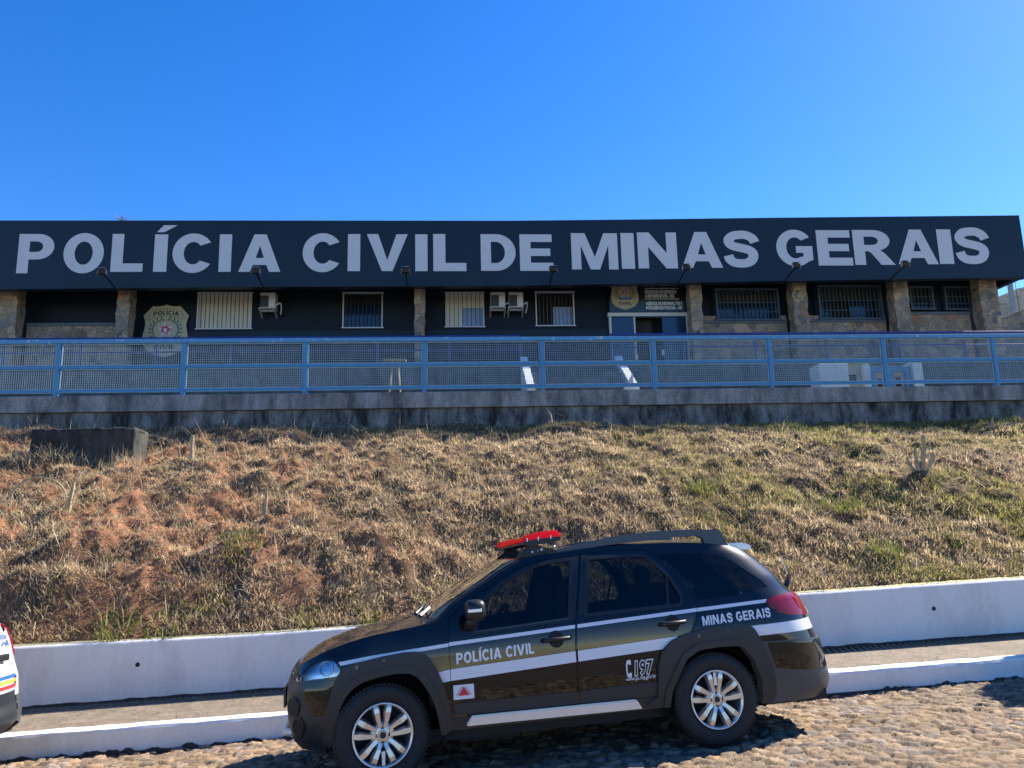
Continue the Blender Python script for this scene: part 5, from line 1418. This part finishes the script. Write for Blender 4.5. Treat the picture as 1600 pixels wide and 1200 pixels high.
        for x in (1.14, 1.23, 1.33): 
            b = MB(); b.box(x, x+.008, .244, .249, 1.553+(x-1)*.07, 1.585+(x-1)*.05); b.build('clip', 'clear', lb)
        for y in (.30, 1.26):
            b = MB(); b.prism([(1.10, 1.42), (1.30, 1.44), (1.27, 1.53), (1.20, 1.545), (1.16, 1.53)], y, y+.06); b.prism([(1.04, 1.40), (1.06, 1.40), (1.12, 1.47), (1.20, 1.52), (1.17, 1.53), (1.09, 1.48)], y+.01, y+.05)
            b.prism([(1.28, 1.455), (1.42, 1.465), (1.36, 1.50), (1.27, 1.52)], y+.005, y+.05); b.build('bracket', 'satin', lb)
        for x, z, r in ((1.19, 1.485, .010), (1.235, 1.492, .006), (1.265, 1.500, .012), (1.37, 1.515, .010)):
            b = MB(); b.ellipsoid((x, .297, z), (r, .006, r), 6); b.build('bolt', 'silver', lb)
        on_side_txt = font2d('SIRENE 3', .01)
        # antenna at the rear
        b = MB(); b.tube([(3.50, .80, 1.03), (3.60, .80, 1.06), (3.63, .80, 1.10)], .030, 7, .022); b.tube([(3.63, .80, 1.10), (3.635, .80, 1.16)], .018, 6, .010)
        an = b.build('antenna', 'satin', root); b = MB(); b.tube([(3.635, .80, 1.15), (3.60, .80, 1.32)], .004, 5); b.build('whip', 'silver', an)
    else:
        def rear(y, z):     # point on the tailgate, 5 mm proud
            xm = lerp([(.46, 3.64), (.55, 3.64), (.67, 3.60), (.75, 3.55), (.88, 3.52), (.96, 3.48)], z); xe = lerp(XRL, z)
            return (xm+(xe-xm)*abs((y-WID/2)/.41)**2.2+.006, y, z)
        for m_, z in (('dblue', .640), ('dyel', .605), ('dred', .570)):
            b = MB(); k = 10
            for q in range(k+1):
                y = .40+(1.30-.40)*q/k; b.v += [rear(y, z), rear(y, z+.025)]
            b.f = [(2*q, 2*q+2, 2*q+3, 2*q+1) for q in range(k)]; b.build('stripe', m_, root)
        for txt, y0, y1, z in (('30054', 1.08, 1.25, .925), ('47ºBPM', 1.07, 1.25, .870)):
            v, f = font2d(txt, .02); mesh_obj('lettering', [rear(y0+(y1-y0)*a, z+.036*c) for a, c in v], f, 'dblue', root)
        b = MB(); b.box(3.53, 3.575, .45, 1.08, .77, .82); b.build('plate_recess', 'plastic', root, False, .01)
        panel('moulding', [[(2.75, .85), (3.34, .865), (3.38, .835), (3.34, .80), (2.75, .79)]], [], 'plastic', root, .016, .03, skirt=.012)
    return root

def frame_to(root, pf, pr, slope_y=-.064, zs=1.0):
    pf = Vector(pf); pr = Vector(pr)
    ex = (pr-pf).normalized(); n = Vector((-.0368, .06, 1)).normalized()
    ez = (n-ex*n.dot(ex)).normalized(); ey = ez.cross(ex)
    root.matrix_world = Matrix(((ex.x, ey.x, ez.x, pf.x), (ex.y, ey.y, ez.y, pf.y), (ex.z, ey.z, ez.z, pf.z), (0, 0, 0, 1)))
    if zs != 1.0: root.scale = (1, 1, zs)
pc = thing('police_car', 'black police estate car with white and gold side stripes and a red light bar', 'car')
build_car(pc, True)
frame_to(pc, (-.50, 5.60, float(roadz(-.5, 5.6))), (1.932, 5.91, float(roadz(1.932, 5.91))))
wc = thing('patrol_car', 'white patrol car with blue yellow and red stripes, only its tail in view', 'car')
build_car(wc, False)
frame_to(wc, (-7.17, 5.62, float(roadz(-7.17, 5.62))), (-4.72, 5.74, float(roadz(-4.72, 5.74))))
for ch in wc.children:          # taller body on larger wheels
    if ch.name.split('.')[0] == 'wheel': ch.scale = (1.08, 1, 1.08); ch.location.z = .351
    else: ch.scale = (1, 1, 1.08); ch.location.z = .075
